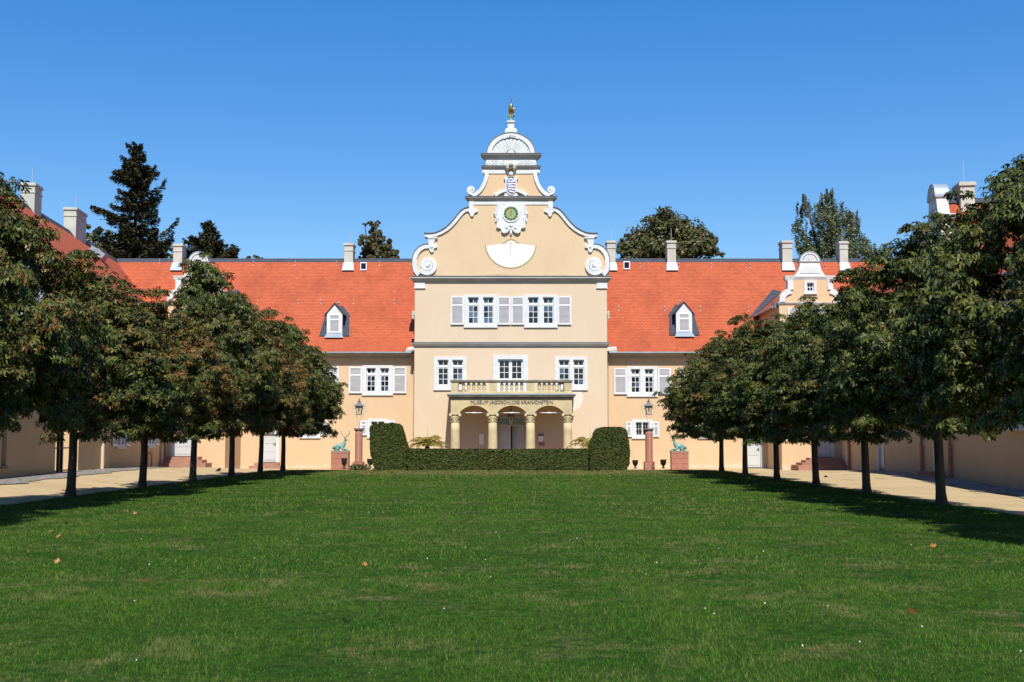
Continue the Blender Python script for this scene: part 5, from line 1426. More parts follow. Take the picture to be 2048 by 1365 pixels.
def block(pa, pb, label):
    Y = 63.6; xa_, xb_ = PX(pa, Y, 920), PX(pb, Y, 920); zt = PZ(903.3, Y); zg = -0.35
    T = thing('stone_pedestal', label, 'pedestal', ((xa_ + xb_) / 2, Y, zg), group='red stone blocks under the stags'); off = tuple(T.location)
    mb = MB(); n = 4; rng = random.Random(pa)
    for k in range(n):
        za, zb = zg + (zt - 0.1 - zg) * k / n, zg + (zt - 0.1 - zg) * (k + 1) / n
        cuts = [xa_] + sorted(xa_ + (xb_ - xa_) * t for t in ((0.35, 0.7) if k % 2 else (0.5,))) + [xb_]
        for i in range(len(cuts) - 1):
            j = rng.uniform(0, 0.008); mb.m = rng.choice((0, 0, 0, 1))
            mb.box(cuts[i] + 0.005, cuts[i + 1] - 0.005, Y - j, Y + 0.56, za + 0.005, zb - 0.005)
    mb.m = 0; mb.box(xa_ + 0.02, xb_ - 0.02, Y + 0.02, Y + 0.54, zg, zt - 0.1)
    mb.build('block_courses', [M['redstone'], M['stepstone']], T, off)
    mb = MB(); mb.box(xa_ - 0.01, xb_ + 0.01, Y - 0.015, Y + 0.575, zt - 0.1, zt); mb.build('cap_slab', M['stepstone'], T, off)
    return xa_, xb_, Y + 0.28, zt
q = block(661.5, 697, 'red stone block under the stag left of the hedge')
stag((q[0] + 0.0, q[2], q[3]), 'green bronze stag lying on a red block, facing right', False)
q = block(1343, 1377.5, 'red stone block under the stag right of the hedge')
stag((q[1] - 0.02, q[2], q[3]), 'green bronze stag lying on a red block, facing left', True)

def urn(pxc, Y, pt, pb, w, label):
    x = PX(pxc, Y, 925); zt, zb = PZ(pt, Y), PZ(pb, Y) - 0.05; h = zt - zb
    T = thing('urn_planter', label, 'planter', (x, Y, zb), group='black urn planters'); off = tuple(T.location)
    mb = MB(); mb.smooth = True; mb.lathe((x, Y, zb), [(w * 0.62, 0), (w * 0.6, h * 0.07), (w * 0.3, h * 0.14), (w * 0.26, h * 0.26), (w * 0.6, h * 0.34), (w * 0.9, h * 0.55), (w * 0.96, h * 0.8), (w * 1.0, h * 0.95), (w, h), (w * 0.88, h), (w * 0.85, h * 0.9)], 20); mb.build('bowl', M['iron'], T, off)
    mb = MB(); mb.ball((x, Y, zb + h * 0.9), w * 0.8, w * 0.8, h * 0.06, 12, 6); mb.build('soil', M['bark'], T, off)
urn(688.5, 62.9, 916.5, 936, 0.155, 'black urn planter in front of the left stag block')
urn(740, 62.4, 918, 934, 0.16, 'black urn planter peeking out behind the left end of the hedge')
urn(1270.5, 62.4, 920.5, 935, 0.155, 'black urn planter between hedge and right lamp pillar')
urn(1326.5, 62.2, 919.5, 935, 0.16, 'black urn planter between right lamp pillar and stag block')

def spot(pxc, pt, pb, Y, sg, label):
    x = PX(pxc, Y, 940); zb = PZ(pb, Y); zt = PZ(pt, Y)
    T = thing('ground_spotlight', label, 'spotlight', (x, Y, zb), group='spotlights at the path edge'); off = tuple(T.location)
    mb = MB(); mb.tube([(x, Y, zb - 0.1), (x, Y, zb + (zt - zb) * 0.6)], 0.022, 6); mb.build('stake', M['iron'], T, off)
    mb = MB(); c = Vector((x, Y, zb + (zt - zb) * 0.62)); d = Vector((sg * 0.17, 0, 0.11)); mb.tube([c - d, c - d * 0.3, c + d * 0.5, c + d], [0.03, 0.045, 0.06, 0.07], 10); mb.build('lamp_head', M['iron'], T, off)
spot(433, 940, 948, 53.0, 1, 'small dark spotlight tilted at the left path edge')
spot(1658, 955, 966, 46.0, -1, 'small dark spotlight tilted at the right path edge')
# ================================================================== VEGETATION
def arrays_obj(name, V, Q, mat, parent=None, tint=None, tris=False):
    """mesh from numpy arrays: V (n,3), Q (m,4 or 3), tint (n,2) per vertex"""
    me = bpy.data.meshes.new(name)
    k = Q.shape[1]
    me.vertices.add(len(V)); me.vertices.foreach_set('co', np.ascontiguousarray(V, dtype=np.float32).ravel())
    me.loops.add(Q.size); me.loops.foreach_set('vertex_index', np.ascontiguousarray(Q, dtype=np.int32).ravel())
    me.polygons.add(len(Q)); me.polygons.foreach_set('loop_start', np.arange(0, Q.size, k, dtype=np.int32))
    me.materials.append(mat)
    if tint is not None:
        at = me.color_attributes.new('tint', 'FLOAT_COLOR', 'POINT')
        c = np.zeros((len(V), 4), np.float32); c[:, :2] = tint; c[:, 3] = 1
        at.data.foreach_set('color', c.ravel())
    me.update(calc_edges=True); me.validate()
    o = bpy.data.objects.new(name, me); COL.objects.link(o)
    if parent is not None: o.parent = parent
    return o

def unit(a): return a / np.maximum(np.linalg.norm(a, axis=-1, keepdims=True), 1e-9)

def compound_leaves(pos, outw, rng, size, nl=7, droop=0.35, wid=0.36, up=0.7):
    """horse-chestnut hands: nl leaflets fanned round each position"""
    N = len(pos)
    nrm = unit(up * np.array([0, 0, 1.0]) + 0.75 * outw + rng.normal(0, 0.42, (N, 3)))
    e1 = unit(outw + rng.normal(0, 0.35, (N, 3)) - np.array([0, 0, 0.35]))
    e1 = unit(e1 - nrm * np.sum(e1 * nrm, 1, keepdims=True)); e2 = np.cross(nrm, e1)
    S = size * rng.uniform(0.7, 1.25, N)
    ang = np.linspace(-118, 118, nl) * math.pi / 180
    Ls = 0.62 + 0.38 * np.cos(ang * 0.62)
    V = np.zeros((N, nl, 4, 3))
    for j in range(nl):
        a = ang[j] + rng.normal(0, 0.09, N)
        d = e1 * np.cos(a)[:, None] + e2 * np.sin(a)[:, None]
        p = np.cross(nrm, d)
        L = (S * Ls[j])[:, None]
        dn = -nrm * (droop * rng.uniform(0.5, 1.4, N))[:, None]
        V[:, j, 0] = pos
        mid = pos + d * L * 0.62 + dn * L * 0.25
        V[:, j, 1] = mid + p * L * wid * 0.5
        V[:, j, 3] = mid - p * L * wid * 0.5
        V[:, j, 2] = pos + d * L * 0.97 + dn * L
    Q = np.arange(N * nl * 4).reshape(-1, 4)
    return V.reshape(-1, 3), Q

def rand_dirs(rng, n):
    return unit(rng.normal(0, 1, (n, 3)))

def chestnut_meshes(seed, inner=2.9, outer=1.45, ylen=3.25, H=5.0, n_clump=150, per=165):
    """crown + trunk meshes; inward side is +x; crown bottom about 2 m up, top z = 2 + H"""
    rng = np.random.default_rng(seed); rd = random.Random(seed)
    inner -= 0.42; outer -= 0.30; cx = (inner - outer) / 2; ax = (inner + outer) / 2; ay = ylen - 0.25; H -= 0.35
    zb = 1.78; cz = zb + H * 0.38
    P_, O_ = [], []
    C = []
    ga = math.pi * (3 - math.sqrt(5))
    for i in range(n_clump):
        t = (i + 0.5) / n_clump
        zz = 1 - 1.75 * t if True else 0
        zz = 1 - 2 * t
        r = math.sqrt(max(0, 1 - zz * zz)); a = ga * i + rng.normal(0, 0.25)
        rad = rng.uniform(0.66, 0.98)
        if zz > 0:                                  # domed upper part, a little pointed
            z = cz + zz * (zb + H - cz) * rad; rr = r * (1 - 0.42 * zz)
        else:
            z = cz + zz * (cz - zb) * min(rad, 0.95); rr = r ** 0.45
        C.append((cx * (1 - 0.9 * max(0, zz)) + ax * rr * math.cos(a) * rad, ay * rr * math.sin(a) * rad, z, rng.uniform(0.36, 0.62)))
    for i in range(24):                             # hanging sprays along the skirt
        a = 2 * math.pi * i / 24 + rng.normal(0, 0.1); rad = rng.uniform(0.45, 0.99)
        C.append((cx + ax * math.cos(a) * rad, ay * math.sin(a) * rad, zb + rng.uniform(-0.22, 0.25), rng.uniform(0.22, 0.40)))
    for i in range(34):                             # sprigs standing out of the outline
        d = rand_dirs(rng, 1)[0]; d[2] = abs(d[2])
        tp = 1 - 0.42 * d[2]; k = rng.uniform(1.05, 1.25)
        C.append((cx * (1 - 0.9 * d[2]) + ax * d[0] * tp * k, ay * d[1] * tp * k, cz + d[2] * (zb + H - cz) * min(k, 1.12), rng.uniform(0.16, 0.30)))
    ctr = np.array([cx, 0, cz])
    B_ = []
    for (x, y, z, r) in C:
        n = int(per * (r / 0.66) ** 2)
        d = rand_dirs(rng, n); d[:, 2] = np.where(d[:, 2] < -0.3, -d[:, 2] * 0.6, d[:, 2])
        k = rng.uniform(0.45, 1.0, n) ** 0.6
        p = np.array([x, y, z]) + d * (r * k)[:, None] * np.array([1, 1, 0.72])
        o = unit(0.6 * d + 0.6 * unit(p - ctr) + 1e-6)
        P_.append(p); O_.append(o); B_.append(np.full(n, rng.uniform(0, 0.45)))
    pos = np.concatenate(P_); o = np.concatenate(O_); bb = np.concatenate(B_)
    pos[:, 0] = np.maximum(pos[:, 0], -outer - 0.42 + rng.uniform(0, 0.25, len(pos)))
    V, Q = compound_leaves(pos, o, rng, 0.115, nl=5, droop=0.62, wid=0.42)
    nl = 5
    tint = np.zeros((len(pos), 2)); tint[:, 0] = rng.uniform(0, 1, len(pos)) ** 1.35; tint[:, 1] = np.clip(bb + rng.uniform(0, 0.55, len(pos)), 0, 1)
    tint = np.repeat(tint, nl * 4, axis=0)
    # limbs
    T = MB(); T.smooth = True
    th = 1.9
    T.tube([(0, 0, -0.25), (0.0, 0.0, 0.03), (0.01, 0.0, 0.3), (0.02, 0.02, 1.1), (0.02, -0.01, th), (0.03, 0, th + 0.5)], [0.165, 0.14, 0.112, 0.10, 0.095, 0.08], 10)
    for i in range(14):
        a = 2 * math.pi * i / 14 + rng.normal(0, 0.2); el = rng.uniform(0.15, 1.2); z0 = th - 0.1 + rng.uniform(0, 0.7)
        rr = rng.uniform(0.55, 0.85)
        e = Vector((cx * 0.9 + ax * rr * math.cos(a) * math.cos(el * 0.8), ay * rr * math.sin(a) * math.cos(el * 0.8), zb + 0.3 + H * 0.75 * math.sin(el) * rr))
        b = Vector((0.02, 0, z0)); m = b.lerp(e, 0.5) + Vector((0, 0, 0.25))
        T.tube([b, b.lerp(m, 0.5) + Vector((0, 0, 0.08)), m, m.lerp(e, 0.5), e], [0.05, 0.04, 0.03, 0.02, 0.008], 5)
    return V, Q, tint, T

CH = []
def chestnut(x, y, label, seed_i, sc, brown, side, rot=0.0):
    """one tree of the two rows; side -1 = left row (inward is +x)"""
    T = thing('chestnut_tree', label, 'tree', (x, y, lz(x, y) - 0.01), (0 if side < 0 else math.pi) + rot, group='clipped chestnut trees in two rows along the lawn')
    key = (seed_i, side)
    if key not in CHD:
        V, Q, t, tb = chestnut_meshes(100 + seed_i * 7 + (side > 0), 3.0 if side < 0 else 2.95, 0.85 if side < 0 else 1.35)
        cr = arrays_obj('crown', V, Q, M['leaf'], T, t); tr = tb.build('trunk', M['bark'], T)
        CHD[key] = (cr, tr)
    else:
        a, b = CHD[key]
        cr = a.copy(); COL.objects.link(cr); cr.parent = T
        tr = b.copy(); COL.objects.link(tr); tr.parent = T
    cr.color = (brown, 0, 0, 1)
    T.scale = sc; T.rotation_euler[0] = random.uniform(-0.02, 0.02); T.rotation_euler[1] = random.uniform(-0.02, 0.02)
    return T
CHD = {}
XL = -11.4; XR = 9.75
def rowz(dx, X): return F * abs(X) / dx
ordn = ['nearest', 'second', 'third', 'fourth', 'fifth', 'farthest']
left = [(1100, (0.92, 0.95, 1.12), 0.40, 0), (877, (1.05, 1, 0.94), 0.42, 1), (735, (1.05, 1, 0.92), 0.56, 2), (635, (1.05, 1, 1.2), 0.34, 0), (558, (1.05, 1, 1.08), 0.58, 1), (501, (0.98, 0.98, 1.07), 0.34, 2), (456, (0.98, 0.9, 1.06), 0.28, 0)]
lab_l = ['green brown chestnut tree at the left picture edge, trunk outside the view', 'chestnut tree before the iron gate, its thick trunk nearest on the left', 'browned chestnut tree in front of the shaded wing windows on the left',
         'tall green chestnut tree before the steps of the left corner building', 'chestnut tree with rusty brown leaves before the narrow tan wall strip', 'chestnut tree before the white door of the left range', 'last chestnut tree of the left row, nearest the left stag']
XLS = [XL, XL, XL, -11.3, -11.15, -11.0, -10.7]
for (dx, sc, br, v), lb, xl in zip(left, lab_l, XLS): chestnut(xl, rowz(dx, xl), lb, v, sc, br, -1, random.uniform(-0.12, 0.12))
right = [(1080, (1.0, 1, 1.07), 0.2, 2), (853, (1.02, 1, 0.98), 0.2, 0), (705, (1, 1, 0.91), 0.24, 1), (605, (1, 1, 0.90), 0.24, 2), (527, (1, 1, 0.90), 0.36, 0), (464, (1, 1, 0.98), 0.42, 1), (417, (1.03, 1, 0.97), 0.28, 2)]
lab_r = ['dark chestnut tree filling the right picture edge, trunk outside the view', 'dark chestnut tree with the thickest trunk of the right row', 'chestnut tree of the right row before the narrow grey wing door', 'chestnut tree before the steps of the right corner building',
         'brownish chestnut tree before the left edge of the right corner building', 'chestnut tree before the grey door of the right range', 'last chestnut tree of the right row, over the right stag']
for (dx, sc, br, v), lb in zip(right, lab_r): chestnut(XR, rowz(dx, XR), lb, v, sc, br, 1, random.uniform(-0.12, 0.12))
# the rows go on towards the camera, just outside the view: their shadows reach into it
chestnut(XL, rowz(1420, XL), 'chestnut tree standing nearer than the picture edge on the left', 1, (1, 1, 1), 0.4, -1)
chestnut(XR, rowz(1440, XR), 'chestnut tree standing nearer than the picture edge on the right', 0, (1, 1, 1), 0.3, 1)

# ---------------------------------------------------------------- trees behind the roofs
def simple_leaves(pos, nrm, rng, L, W):
    """one folded diamond per position lying roughly across nrm"""
    N = len(pos)
    d = unit(rng.normal(0, 1, (N, 3)) + np.array([0, 0, -0.5])); n = unit(nrm + rng.normal(0, 0.5, (N, 3)))
    d = unit(d - n * np.sum(d * n, 1, keepdims=True)); p = np.cross(n, d)
    s = rng.uniform(0.7, 1.3, N)[:, None]
    V = np.stack([pos - d * L * s * 0.5, pos + p * W * s * 0.5, pos + d * L * s * 0.5, pos - p * W * s * 0.5], 1).reshape(-1, 3)
    return V, np.arange(N * 4).reshape(-1, 4)

def broad_tree(name, label, px, Y, py_top, spread_px, mat, lobes, seed, leafsz=0.22, per=1500, weep=0.0, trunk_r=0.4, group='trees rising behind the roofs', trunkmat='bark'):
    """lobes: list of (px, py, r_px) read from the silhouette; depth is invented"""
    rng = np.random.default_rng(seed)
    x0_ = PX(px, Y, 500); T = thing(name, label, 'tree', (x0_, Y, -0.3), group=group); off = np.array([x0_, Y, -0.3])
    k = Y / F
    P_, N_, t_ = [], [], []
    for (lx, ly, lr) in lobes:
        c = np.array(P(lx, ly, Y)); c[1] += rng.uniform(-0.5, 0.5) * spread_px * k
        R_ = lr * k
        n = int(per * (lr / 30.0) ** 2) + 30
        nsub = max(4, int(n / 45))
        for _ in range(nsub):                      # lobes are made of clumps
            d = rand_dirs(rng, 1)[0]; sc_ = c + d * R_ * rng.uniform(0.55, 1.0); rs = R_ * rng.uniform(0.22, 0.42)
            m = int(n / nsub * 1.0)
            e = rand_dirs(rng, m); q = sc_ + e * (rs * rng.uniform(0.4, 1.0, m))[:, None] * np.array([1, 1, 0.8])
            if weep: q[:, 2] -= np.abs(rng.normal(0, weep, m)) ; q[:, 0:2] = sc_[0:2] + (q[:, 0:2] - sc_[0:2]) * 0.7
            P_.append(q); N_.append(unit(e + 0.5 * d + np.array([0, 0, 0.4]))); t_.append(np.clip(rng.uniform(0, 1, m) * 0.8 + rng.uniform(-0.1, 0.25), 0, 1))
    pos = np.concatenate(P_) - off; nn = np.concatenate(N_); t = np.concatenate(t_)
    V, Q = simple_leaves(pos, nn, rng, leafsz, leafsz * 0.6)
    tint = np.zeros((len(pos), 2)); tint[:, 0] = t; tint[:, 1] = rng.uniform(0, 0.4, len(pos))
    arrays_obj('crown', V, Q, M[mat], T, np.repeat(tint, 4, 0))
    tb = MB(); tb.smooth = True
    cz = PZ(py_top + 40, Y) + 0.3
    tb.tube([(0, 0, -0.2), (0, 0, 3), (0.1, 0, cz * 0.6), (0.0, 0, cz)], [trunk_r, trunk_r * 0.8, trunk_r * 0.5, 0.05], 8)
    for lx, ly, lr in lobes:
        e = np.array(P(lx, ly, Y)) - off; tb.tube([(0, 0, max(3, e[2] * 0.55)), (e[0] * 0.6, e[1] * 0.6, e[2] * 0.85), tuple(e)], [trunk_r * 0.3, trunk_r * 0.18, 0.03], 5)
    tb.build('trunk', M[trunkmat], T)
    return T
broad_tree('broadleaf_tree', 'large round dark green tree behind the right range roof', 1338, 90, 420, 90, 'leaf_round',
           [(1338, 470, 52), (1300, 475, 42), (1372, 478, 42), (1268, 495, 30), (1410, 490, 28), (1255, 508, 22), (1425, 510, 18), (1338, 500, 60), (1290, 510, 40), (1385, 510, 40), (1330, 447, 26), (1366, 452, 22), (1310, 452, 22)], 5, 0.24, 1500)
broad_tree('birch_tree', 'tall loose birch tree with weeping twigs behind the right corner building', 1660, 92, 378, 70, 'leaf_birch',
           [(1652, 402, 24), (1615, 408, 18), (1680, 425, 26), (1645, 440, 32), (1712, 440, 20), (1605, 455, 20), (1690, 470, 34), (1640, 480, 34), (1598, 490, 18), (1725, 485, 24), (1660, 505, 44), (1610, 510, 22), (1720, 510, 34), (1750, 505, 20), (1655, 388, 12), (1607, 392, 9), (1716, 418, 12)], 6, 0.17, 1900, weep=0.5)
broad_tree('broadleaf_tree', 'dark bushy tree behind the ridge right of the big left chimney', 200, 90, 455, 40, 'leaf_round', [(178, 466, 18), (200, 470, 20), (190, 490, 28), (225, 490, 26), (215, 508, 30), (170, 500, 24), (250, 500, 26), (285, 505, 28), (310, 498, 26), (335, 508, 22), (262, 482, 20)], 8, 0.22, 1400)
broad_tree('broadleaf_tree', 'small rounded treetop just peeking over the left ridge', 506, 90, 508, 20, 'leaf_round', [(498, 517, 8), (512, 517, 9), (522, 521, 6), (485, 522, 7)], 9, 0.18, 2000)

def conifer(name, label, px, Y, py_top, branches, seed, mat='needle', dens=1.0, tip_up=0.4, group='trees rising behind the roofs', trunk_r=0.3):
    """branches: (py of root, length in px signed or None for all round, count, drop)"""
    rng = np.random.default_rng(seed)
    x0_ = PX(px, Y, 450); T = thing(name, label, 'tree', (x0_, Y, -0.3), group=group); off = np.array([x0_, Y, -0.3]); k = Y / F
    top = PZ(py_top, Y) + 0.3
    Vs, Ts = [], []; tb = MB(); tb.smooth = True
    def branch(zr, L, az, drop, up):
        d = np.array([math.cos(az), math.sin(az), 0.0]); s = np.linspace(0, 1, 14)
        path = np.array([0, 0, zr]) + d * (s * L)[:, None] + np.array([0, 0, 1.0]) * ((-drop * np.sin(s * math.pi * 0.55) + up * s ** 2.5) * L)[:, None]
        tb.tube([tuple(p) for p in path[::3]], [0.05, 0.04, 0.03, 0.02, 0.008][:len(path[::3])], 4)
        n = int(L * 95 * dens) + 12
        u = rng.uniform(0.12, 1.0, n) ** 0.8; i = u * 13
        i0 = np.clip(i.astype(int), 0, 12); p = path[i0] + (path[i0 + 1] - path[i0]) * (i - i0)[:, None]
        side = np.cross(d, [0, 0, 1.0])
        w = (0.12 + 0.36 * L * 0.45 * (1 - u) ** 0.7 * np.minimum(1, u * 4)) * rng.uniform(0.2, 1, n)
        sg = rng.choice([-1, 1], n)
        q = p + side * (sg * w)[:, None] + np.array([0, 0, -1.0]) * (np.abs(rng.normal(0, 0.16, n)) * (1 + 1.4 * w))[:, None] + rng.normal(0, 0.04, (n, 3))
        dirv = unit(d * 0.7 + side * (sg * 0.7)[:, None] + rng.normal(0, 0.35, (n, 3)) + np.array([0, 0, -0.15]))
        nv = unit(np.array([0, 0, 1.0]) + rng.normal(0, 0.5, (n, 3))); pv = unit(np.cross(nv, dirv))
        l = 0.24 * rng.uniform(0.7, 1.4, n)[:, None]
        Vs.append(np.stack([q - dirv * l * 0.5, q + pv * l * 0.2, q + dirv * l * 0.5, q - pv * l * 0.2], 1).reshape(-1, 3))
        tt = np.zeros((n, 2)); tt[:, 0] = rng.uniform(0, 1, n) * (0.4 + 0.6 * u); tt[:, 1] = rng.uniform(0, 0.5, n); Ts.append(np.repeat(tt, 4, 0))
    for (py, Lpx, cnt, drop, up) in branches:
        zr = PZ(py, Y) + 0.3
        if cnt == 0:
            branch(zr, abs(Lpx) * k, (0 if Lpx > 0 else math.pi) + rng.normal(0, 0.15), drop, up)
        else:
            for c in range(cnt):
                if rng.random() < 0.16: continue
                branch(zr + rng.uniform(-6, 6) * k, Lpx * k * rng.uniform(0.45, 1.28), 2 * math.pi * (c + rng.uniform(0, 0.8)) / cnt + py, drop, up)
    # leader
    branch(top - 0.9, 0.3, 0.3, 0, 2.5)
    V = np.concatenate(Vs); tint = np.concatenate(Ts)
    arrays_obj('crown', V, np.arange(len(V)).reshape(-1, 4), M[mat], T, tint)
    tb.tube([(0, 0, -0.2), (0, 0, top * 0.5), (0.03, 0, top * 0.85), (0, 0, top)], [trunk_r, trunk_r * 0.75, trunk_r * 0.3, 0.02], 8)
    tb.build('trunk', M['bark'], T)
    return T
br = [(296, 10, 6, -0.5, 0.3), (304, 16, 7, -0.3, 0.3), (312, 22, 8, -0.15, 0.3), (322, 27, 8, -0.1, 0.3), (332, 32, 9, 0.0, 0.25), (343, 36, 9, 0.05, 0.2), (354, 40, 9, 0.05, 0.2), (366, 42, 9, 0.05, 0.2), (382, 44, 9, 0.1, 0.2), (398, 46, 9, 0.1, 0.2), (414, 46, 9, 0.1, 0.2), (430, 48, 9, 0.15, 0.2), (446, 48, 9, 0.15, 0.2), (462, 60, 9, 0.2, 0.2), (480, 66, 10, 0.2, 0.2), (498, 74, 10, 0.2, 0.2), (515, 78, 10, 0.2, 0.2),
      (452, -92, 0, -0.35, 0.1), (450, -80, 0, -0.3, 0.1), (448, -62, 0, -0.2, 0.1), (408, 62, 0, -0.1, 0.75), (420, 55, 0, 0.1, 0.7), (500, 88, 0, -0.2, 0.55), (508, 80, 0, -0.05, 0.5), (358, -42, 0, -0.2, 0.2), (345, 40, 0, 0.05, 0.4)]
conifer('fir_tree', 'tall ragged dark fir with uneven long branches behind the left wing ridge', 270, 88, 290, br, 21, dens=1.9)
br = [(446, 9, 5, -0.3, 0.3), (452, 14, 7, 0, 0.2), (459, 20, 8, 0.1, 0.2), (467, 27, 9, 0.1, 0.2), (475, 33, 10, 0.12, 0.2), (483, 42, 11, 0.15, 0.15), (491, 50, 12, 0.15, 0.15), (499, 57, 13, 0.18, 0.15), (507, 63, 13, 0.2, 0.15), (516, 68, 13, 0.2, 0.15), (526, 70, 13, 0.2, 0.15)]
conifer('spruce_tree', 'dark pointed spruce behind the shell gable on the left', 415, 92, 438, br, 22, dens=1.5)
br = [(492, 5, 5, -0.3, 0.3), (498, 10, 6, 0, 0.2), (507, 15, 7, 0.1, 0.2), (516, 19, 8, 0.15, 0.15), (524, 22, 8, 0.15, 0.15)]
conifer('spruce_tree', 'small dark spruce tip right of the pointed spruce', 467, 92, 485, br, 23, dens=1.8)
broad_tree('yew_tree', 'yellow green knobbly conifer behind the ridge left of the scrolled gable', 755, 88, 437, 36, 'needle_light', [(743, 446, 7), (753, 444, 5), (729, 448, 4), (752, 458, 12), (742, 470, 13), (758, 474, 14), (724, 473, 7), (732, 488, 16), (752, 492, 20), (774, 482, 10), (775, 500, 16), (735, 506, 15), (757, 512, 22), (792, 503, 7), (786, 515, 11), (723, 517, 9)], 24, 0.21, 3000)

# ---------------------------------------------------------------- hedges
def hedge(name, label, poly_px, Y0, depth, n_front, seed, grp=None):
    """clipped hedge: silhouette polygon (photo pixels on plane Y0) extruded back, skinned with leaves"""
    rng = np.random.default_rng(seed)
    poly = [P(a, b, Y0) for a, b in poly_px]; poly = [(p[0], p[2]) for p in poly]
    cx = sum(p[0] for p in poly) / len(poly); zb = min(p[1] for p in poly)
    T = thing(name, label, 'hedge', (cx, Y0, zb), group=grp); off = (cx, Y0, zb)
    c0 = (sum(p[0] for p in poly) / len(poly), sum(p[1] for p in poly) / len(poly))
    inner = [(c0[0] + (x - c0[0]) * (1 - 0.05 / max(0.2, abs(x - c0[0]) + 1e-6)) if abs(x - c0[0]) > 0.1 else x, z - 0.05 if z > c0[1] else z) for x, z in poly]
    mb = MB(); mb.prism(inner, Y0 + 0.05, Y0 + depth - 0.05); mb.build('twig_core', M['hedgecore'], T, off)
    pa = np.array(poly); lo, hi = pa.min(0), pa.max(0)
    def inside(q):
        x, z = q[:, 0], q[:, 1]; c = np.zeros(len(q), bool); n = len(poly); j = n - 1
        for i in range(n):
            xi, zi = poly[i]; xj, zj = poly[j]
            cond = ((zi > z) != (zj > z)) & (x < (xj - xi) * (z - zi) / ((zj - zi) or 1e-9) + xi)
            c ^= cond; j = i
        return c
    q = rng.uniform(lo, hi, (n_front * 2, 2)); q = q[inside(q)][:n_front]
    area = (hi - lo).prod() * len(q) / (n_front * 2) if len(q) < n_front else (hi - lo).prod() * 0.8
    dens = len(q) / max(area, 0.1)
    pos = [np.column_stack([q[:, 0], Y0 + rng.uniform(-0.02, 0.05, len(q)), q[:, 1]])]; nr = [np.tile([0, -1.0, 0.25], (len(q), 1))]
    pb = [np.column_stack([q[::3, 0], Y0 + depth + rng.uniform(-0.05, 0.03, len(q[::3])), q[::3, 1]])]; pos += pb; nr.append(np.tile([0, 1.0, 0.2], (len(pb[0]), 1)))
    for i in range(len(poly)):
        a, b = pa[i], pa[(i + 1) % len(poly)]; L = np.linalg.norm(b - a)
        nrm = np.array([(b - a)[1], 0, -(b - a)[0]]) / max(L, 1e-6)
        if np.dot(nrm[[0, 2]], (a + b) / 2 - np.array(c0)) < 0: nrm = -nrm
        if nrm[2] < -0.7: continue
        n = int(L * depth * dens * 0.8)
        t = rng.uniform(0, 1, n); e = a + (b - a) * t[:, None]
        pos.append(np.column_stack([e[:, 0], Y0 + rng.uniform(0, depth, n), e[:, 1]]) + nrm * rng.uniform(-0.04, 0.035, n)[:, None]); nr.append(np.tile(nrm, (n, 1)))
    pos = np.concatenate(pos) - np.array(off); nr = np.concatenate(nr)
    pos += rng.normal(0, 0.012, pos.shape)
    V, Q = simple_leaves(pos, nr * 0.7 + np.array([0, 0, 0.35]), rng, 0.095, 0.055)
    tint = np.zeros((len(pos), 2)); tint[:, 0] = rng.uniform(0, 1, len(pos)) ** 1.5; tint[:, 1] = rng.uniform(0, 0.5, len(pos))
    arrays_obj('foliage', V, Q, M['hedge'], T, np.repeat(tint, 4, 0))
    return T
hedge('clipped_hedge', 'long low clipped hedge in front of the porch', [(795, 900), (900, 900.5), (1024, 901), (1120, 900.5), (1196, 900), (1197, 943.5), (1100, 944.5), (1000, 944.5), (900, 944), (797, 943)], 57.6, 1.2, 17000, 31)
hedge('clipped_hedge', 'tall clipped hedge block at the left end of the low hedge', [(741, 858), (743, 852.5), (750, 850), (768, 849), (786, 848.8), (793, 850), (797, 854), (801, 868), (806, 886), (811, 900), (812, 943), (752, 940.5), (746, 925), (742, 905), (741, 875)], 57.2, 2.0, 7500, 32, 'hedge blocks ending the low hedge')
hedge('clipped_hedge', 'tall clipped hedge block at the right end of the low hedge', [(1195, 863), (1199, 859), (1207, 857), (1225, 856.5), (1243, 857), (1250, 859.5), (1253, 865), (1256, 880), (1258.5, 905), (1257, 928), (1252, 939), (1181, 942), (1181, 899), (1187, 884), (1193, 868)], 57.2, 2.0, 7500, 33, 'hedge blocks ending the low hedge')

def bush(name, label, cat, px, Y, py, rpx, n, seed, mat='ivy', L=0.09):
    rng = np.random.default_rng(seed); x = PX(px, Y, py); zg = gz(x, Y)
    T = thing(name, label, cat, (x, Y, zg))
    P_, N_ = [], []
    for _ in range(9):
        c = np.array([rng.uniform(-1, 1) * rpx * s36, rng.uniform(-0.3, 0.3), rng.uniform(0.05, 0.25)]); d = rand_dirs(rng, n // 9)
        P_.append(c + d * rng.uniform(0.1, 0.28, (n // 9, 1))); N_.append(d + [0, 0, 0.5])
    pos = np.concatenate(P_); V, Q = simple_leaves(pos, np.concatenate(N_), rng, L, L * 0.6)
    t = np.zeros((len(pos), 2)); t[:, 0] = rng.uniform(0, 1, len(pos)); t[:, 1] = rng.uniform(0, 0.6, len(pos))
    arrays_obj('foliage', V, Q, M[mat], T, np.repeat(t, 4, 0))
    sb = MB()
    for i in range(8):
        a = i * 0.8; sb.tube([(0.1 * math.cos(a), 0.1 * math.sin(a), -0.05), (0.3 * math.cos(a), 0.2 * math.sin(a), 0.28)], 0.008, 4)
    sb.build('stem', M['bark'], T)
bush('low_shrub', 'low green shrub at the foot of the left lamp pillar', 'shrub', 724, 61.3, 935, 16, 900, 41)
bush('climbing_rose', 'thin green climber beside the left lamp pillar', 'shrub', 708, 61.9, 925, 4, 260, 42)

